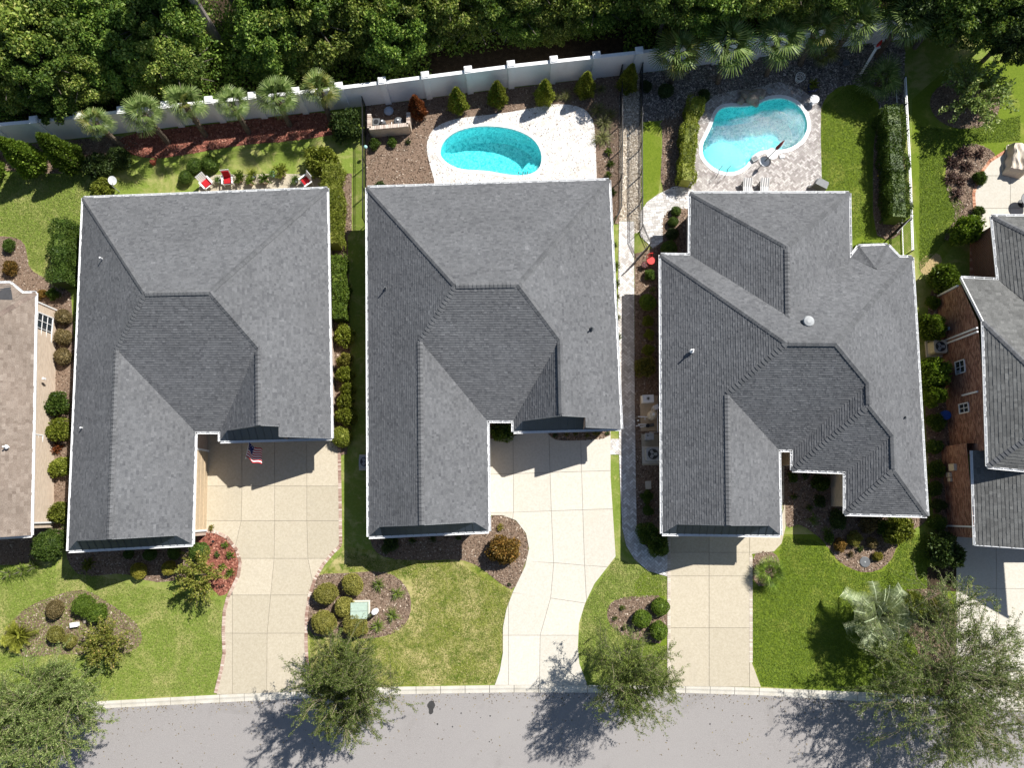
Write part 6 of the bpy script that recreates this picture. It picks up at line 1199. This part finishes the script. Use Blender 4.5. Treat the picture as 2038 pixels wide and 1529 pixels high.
for i, (x, y, r, lb) in enumerate([(171, 1237, .14, 'tan stone touching the white box in the left island bed'), (134, 1250, .08, 'small orange stone in the left island bed')]):
    b = bmesh.new(); bmesh.ops.create_icosphere(b, subdivisions=2, radius=r)
    for v in b.verts: v.co *= 1 + .2 * math.sin(v.co.x * 30 + i) * math.cos(v.co.y * 25); v.co.z *= .7
    me = bpy.data.meshes.new('stone'); b.to_mesh(me); b.free(); c = link('stone', me, m_rock, None, label=lb, category='stone'); p = G(x, y); c.location = (p.x, p.y, r * .5)
o = T3('drain_lid', 'round grey drain lid in the pointed front bed', 'lid', 1721, 1119, 0, .012); MB().lathe([(.33, 0), (.33, .05), (.30, .06)], 24).build('lid', m_greyd, o); MB().lathe([(.05, .05), (.05, .07)], 10).build('knob', m_grey, o)
o = T3('square_cover', 'pale square cover lying in the narrow side bed', 'cover', 1290, 966, .05, .012); MB().box((0, 0, .04), (.36, .5, .06)).build('plate', m_conc_white, o); MB().box((0, 0, .075), (.28, .42, .012)).build('inset', m_conc_white, o)
# air conditioners: cabinet, fan guard with blades
def aircon(label, x, y, s, mat, rz=0, fan=m_black):
    o = T3('air_conditioner', label, 'air conditioner', x, y, rz, .02, 'air conditioners'); MB().box((0, 0, .05), (s + .25, s + .25, .1)).build('pad', m_conc_white, o)
    q = .1; P = [(-s / 2 + q, -s / 2), (s / 2 - q, -s / 2), (s / 2, -s / 2 + q), (s / 2, s / 2 - q), (s / 2 - q, s / 2), (-s / 2 + q, s / 2), (-s / 2, s / 2 - q), (-s / 2, -s / 2 + q)]
    MB().prism(P, .1, .85).build('cabinet', mat, o); MB().lathe([(s * .39, .845), (s * .39, .856)], 26).build('fan_well', fan, o)
    for k in range(3): a = k * 2.094; MB().bar((.04 * math.cos(a), .04 * math.sin(a), .865), (s * .33 * math.cos(a), s * .33 * math.sin(a), .865), .18, .01).build('blade', m_grey, o)
    g = MB()
    for r in (.12, .22, .32, .385): g.tube([(s * r * math.cos(a), s * r * math.sin(a), .88) for a in np.linspace(0, 6.29, 22)], .006, 4)
    g.build('guard', m_greyd, o); return o
aircon('square air conditioner in the shaded bed beside the paver walk', 1295, 906, .85, m_grey); aircon('air conditioner against the red brick wall', 1858, 695, .85, m_beige); aircon('air conditioner mostly hidden under the eave of the middle house', 731, 921, .75, m_grey)
o = T3('equipment_pad', 'tan concrete pad under the pool gear of the stepped house', 'pad', 1292, 823, 0, .012); MB().box((0, 0, .04), (1.15, 2.3, .08)).build('slab', m_tan, o); MB().box((0, -2.35, .03), (1.1, 2.0, .06)).build('slab', m_conc_tan, o)
o = T3('heat_pump', 'white heat pump with a black fan mark above the pool filter', 'heat pump', 1287, 796, .05, .09); MB().box((0, 0, .3), (.72, .48, .6)).build('cabinet', m_white, o)
for k in range(4): MB().box((0, 0, .605 + k * .002), (.24, .03, .008), k * .785).build('fan_blade', m_black, o)
o = T3('sand_filter', 'round tan sand filter with white pipes in the side bed', 'filter', 1296, 828, 0, .09); MB().lathe([(.28, 0), (.30, .1), (.30, .55), (.22, .78), (.08, .86)], 22).build('tank', m_beige, o); MB().lathe([(.09, .84), (.09, .95), (.05, .97)], 12).build('valve', m_white, o)
MB().tube([(0, .25, .3), (0, .45, .3), (.35, .45, .3), (.35, -1.1, .3), (-.2, -1.1, .3)], .03, 6).build('pipe', m_white, o); MB().tube([(-.3, -.1, .25), (-.65, -.1, .25), (-.65, -.1, .02)], .03, 6).build('pipe', m_white, o)
o = T3('pool_pump', 'pale pool pump beside the round sand filter', 'pump', 1304, 812, .4, .09); MB().box((0, 0, .2), (.34, .3, .4)).build('body', m_white, o); MB().tube([(.17, 0, .18), (.42, 0, .18)], .1, 10).build('motor', m_greyd, o)
o = T3('pool_pump', 'dark pool pump with white pipe below the sand filter', 'pump', 1288, 848, .2, .05); MB().lathe([(.12, 0), (.13, .3), (.1, .36)], 12).build('pot', m_black, o); MB().tube([(.1, 0, .15), (.42, 0, .15)], .1, 10).build('motor', m_greyd, o); MB().tube([(-.12, 0, .2), (-.5, 0, .2), (-.5, .12, .2), (-.75, .12, .2)], .03, 6).build('pipe', m_white, o)
o = T3('valve_manifold', 'white pipe manifold at the edge of the paver walk', 'pipes', 1275, 838, 0, .03); MB().tube([(-.2, .25, .2), (.25, .25, .2), (.25, .05, .2)], .035, 6).build('pipe', m_white, o); MB().tube([(-.2, -.25, .2), (.4, -.25, .2), (.4, -.45, .2)], .035, 6).build('pipe', m_white, o); MB().lathe([(.05, .15), (.05, .3)], 8, (-.2, 0, 0)).build('valve', m_white, o)
o = T3('control_box', 'grey electrical cabinet above the square air conditioner', 'cabinet', 1289, 871, 0, .05); MB().box((0, 0, .35), (.5, .38, .7)).build('cabinet', m_grey, o); MB().box((0, 0, .71), (.54, .42, .03)).build('lid', m_grey, o); MB().box((-.12, .05, .735), (.1, .08, .02)).build('badge', m_greyd, o)
o = T3('hose_reel', 'blue hose reel against the red brick wall', 'hose reel', 1876, 828, 0, .02)
for z in (.22, .30, .38): MB().tube([(.28 * math.cos(a), .28 * math.sin(a) * .9, z) for a in np.linspace(0, 6.29, 22)], .05, 6).build('hose_coil', m_blue, o)
MB().lathe([(.25, 0), (.2, .15), (.2, .45), (.3, .47)], 14).build('drum', m_blue, o)
# covered patio furniture at the right edge
m, nt, b = base_mat('beige_cover', .9, .1); wv = N(nt, 'TexWave'); wv.inputs['Scale'].default_value = .8; wv.inputs['Distortion'].default_value = 6; nt.links.new(N(nt, 'NewGeometry').outputs['Position'], wv.inputs[0]); b.inputs['Base Color'].default_value = (.60, .52, .42, 1); bump(nt, b, wv.outputs[1], .6, .06)
o = T3('covered_sofa', 'patio sofa under a beige cover at the right edge', 'furniture', 2018, 322, -.25, .05); bm2 = bmesh.new(); bmesh.ops.create_grid(bm2, x_segments=14, y_segments=22, size=1.0); 
for v in bm2.verts:
    x, y = v.co.x, v.co.y; e = max(abs(x), abs(y)); v.co = Vector((x * .62 + .05 * math.sin(y * 9), y * 1.15, (.85 + .25 * max(0, x) + .06 * math.sin(x * 8 + y * 5)) * (1 - max(0, (e - .78) / .22) ** 2 * .98)))
me = bpy.data.meshes.new('cover'); bm2.to_mesh(me); bm2.free(); link('cover', me, m, o); MB().tube([(-.62, -1.0, .1), (-.75, -.6, .04), (-.66, .2, .05), (-.7, 1.0, .1)], .03, 6).build('drawcord', m_beige, o)
o = T3('patio_table', 'dark umbrella table top at the right edge of the pale patio', 'table', 2034, 405, 0, .05); MB().lathe([(.5, .70), (.52, .73), (.5, .75)], 24).build('table_top', m_greyd, o); MB().lathe([(.3, 0), (.05, .06), (.05, .7)], 12).build('pedestal', m_black, o)
# american flag on a wall pole above the driveway
o = T3('flag', 'striped flag with blue canton hanging over the tan driveway', 'flag', 520, 880, 0); a = Vector((-.05, .3, 2.0)); tip = Vector((.05, -1.25, 2.9)); MB().tube([a, tip], .018, 8).build('pole', m_white, o)
m, nt, b = base_mat('flag_cloth', .85, .1); uv = N(nt, 'UVMap'); sx = N(nt, 'SeparateXYZ'); nt.links.new(uv.outputs[0], sx.inputs[0])
def math_n(op, a_, b_):
    n_ = N(nt, 'Math', operation=op)
    for i_, v_ in enumerate((a_, b_)):
        if isinstance(v_, (int, float)): n_.inputs[i_].default_value = v_
        else: nt.links.new(v_, n_.inputs[i_])
    return n_.outputs[0]
fr_ = math_n('LESS_THAN', math_n('FRACT', math_n('MULTIPLY', sx.outputs[1], 6.5), 0), .5); can = math_n('MULTIPLY', math_n('LESS_THAN', sx.outputs[0], .4), math_n('GREATER_THAN', sx.outputs[1], .46))
vo = N(nt, 'TexVoronoi'); vo.inputs['Scale'].default_value = 13; nt.links.new(uv.outputs[0], vo.inputs[0]); star = math_n('LESS_THAN', vo.outputs['Distance'], .22)
col = mix(nt, mix(nt, (.72, .70, .68), (.42, .02, .03), fr_), mix(nt, (.02, .03, .14), (.75, .75, .75), star), can); nt.links.new(col, b.inputs['Base Color'])
b5 = bmesh.new(); uvl = b5.loops.layers.uv.new('UVMap'); nx, ny = 14, 9; vs = []
for i in range(nx + 1):
    for j in range(ny + 1):
        u, v = i / nx, j / ny; p = a.lerp(tip, .35 + .62 * (1 - v)) ; w_ = Vector((.72 * u + .06 * math.sin(u * 8 + v * 3), -.42 * u + .08 * math.cos(u * 7), -.62 * u)); vs.append(b5.verts.new(p + w_))
for i in range(nx):
    for j in range(ny):
        q = [(i, j), (i + 1, j), (i + 1, j + 1), (i, j + 1)]; f = b5.faces.new([vs[x * (ny + 1) + y] for x, y in q])
        for l_, (x, y) in zip(f.loops, q): l_[uvl].uv = (x / nx, y / ny)
me = bpy.data.meshes.new('cloth'); b5.to_mesh(me); b5.free(); link('cloth', me, m, o, label='red and white striped cloth with starred blue canton')
# wreath-like wall lantern and step pots at the garage pier
o = T3('doorstep_urn', 'dark urn with a trailing plant at the brick pier beside the garage door', 'urn', 394, 1056, 0, .045); MB().lathe([(.14, 0), (.2, .25), (.18, .3)], 12).build('pot', m_greyd, o); c = link('foliage', veg('spray', 1), L_rust, o); c.scale = (.26, .26, .4); c.location = (0, 0, .25)
o = T3('mailbox_light', 'small pathway light in the red mulch', 'light', 428, 1078, 0, .02); MB().tube([(0, 0, 0), (0, 0, .4)], .012, 6).build('stake', m_black, o); MB().lathe([(.02, .4), (.08, .38), (.02, .46)], 10).build('cap', m_black, o)
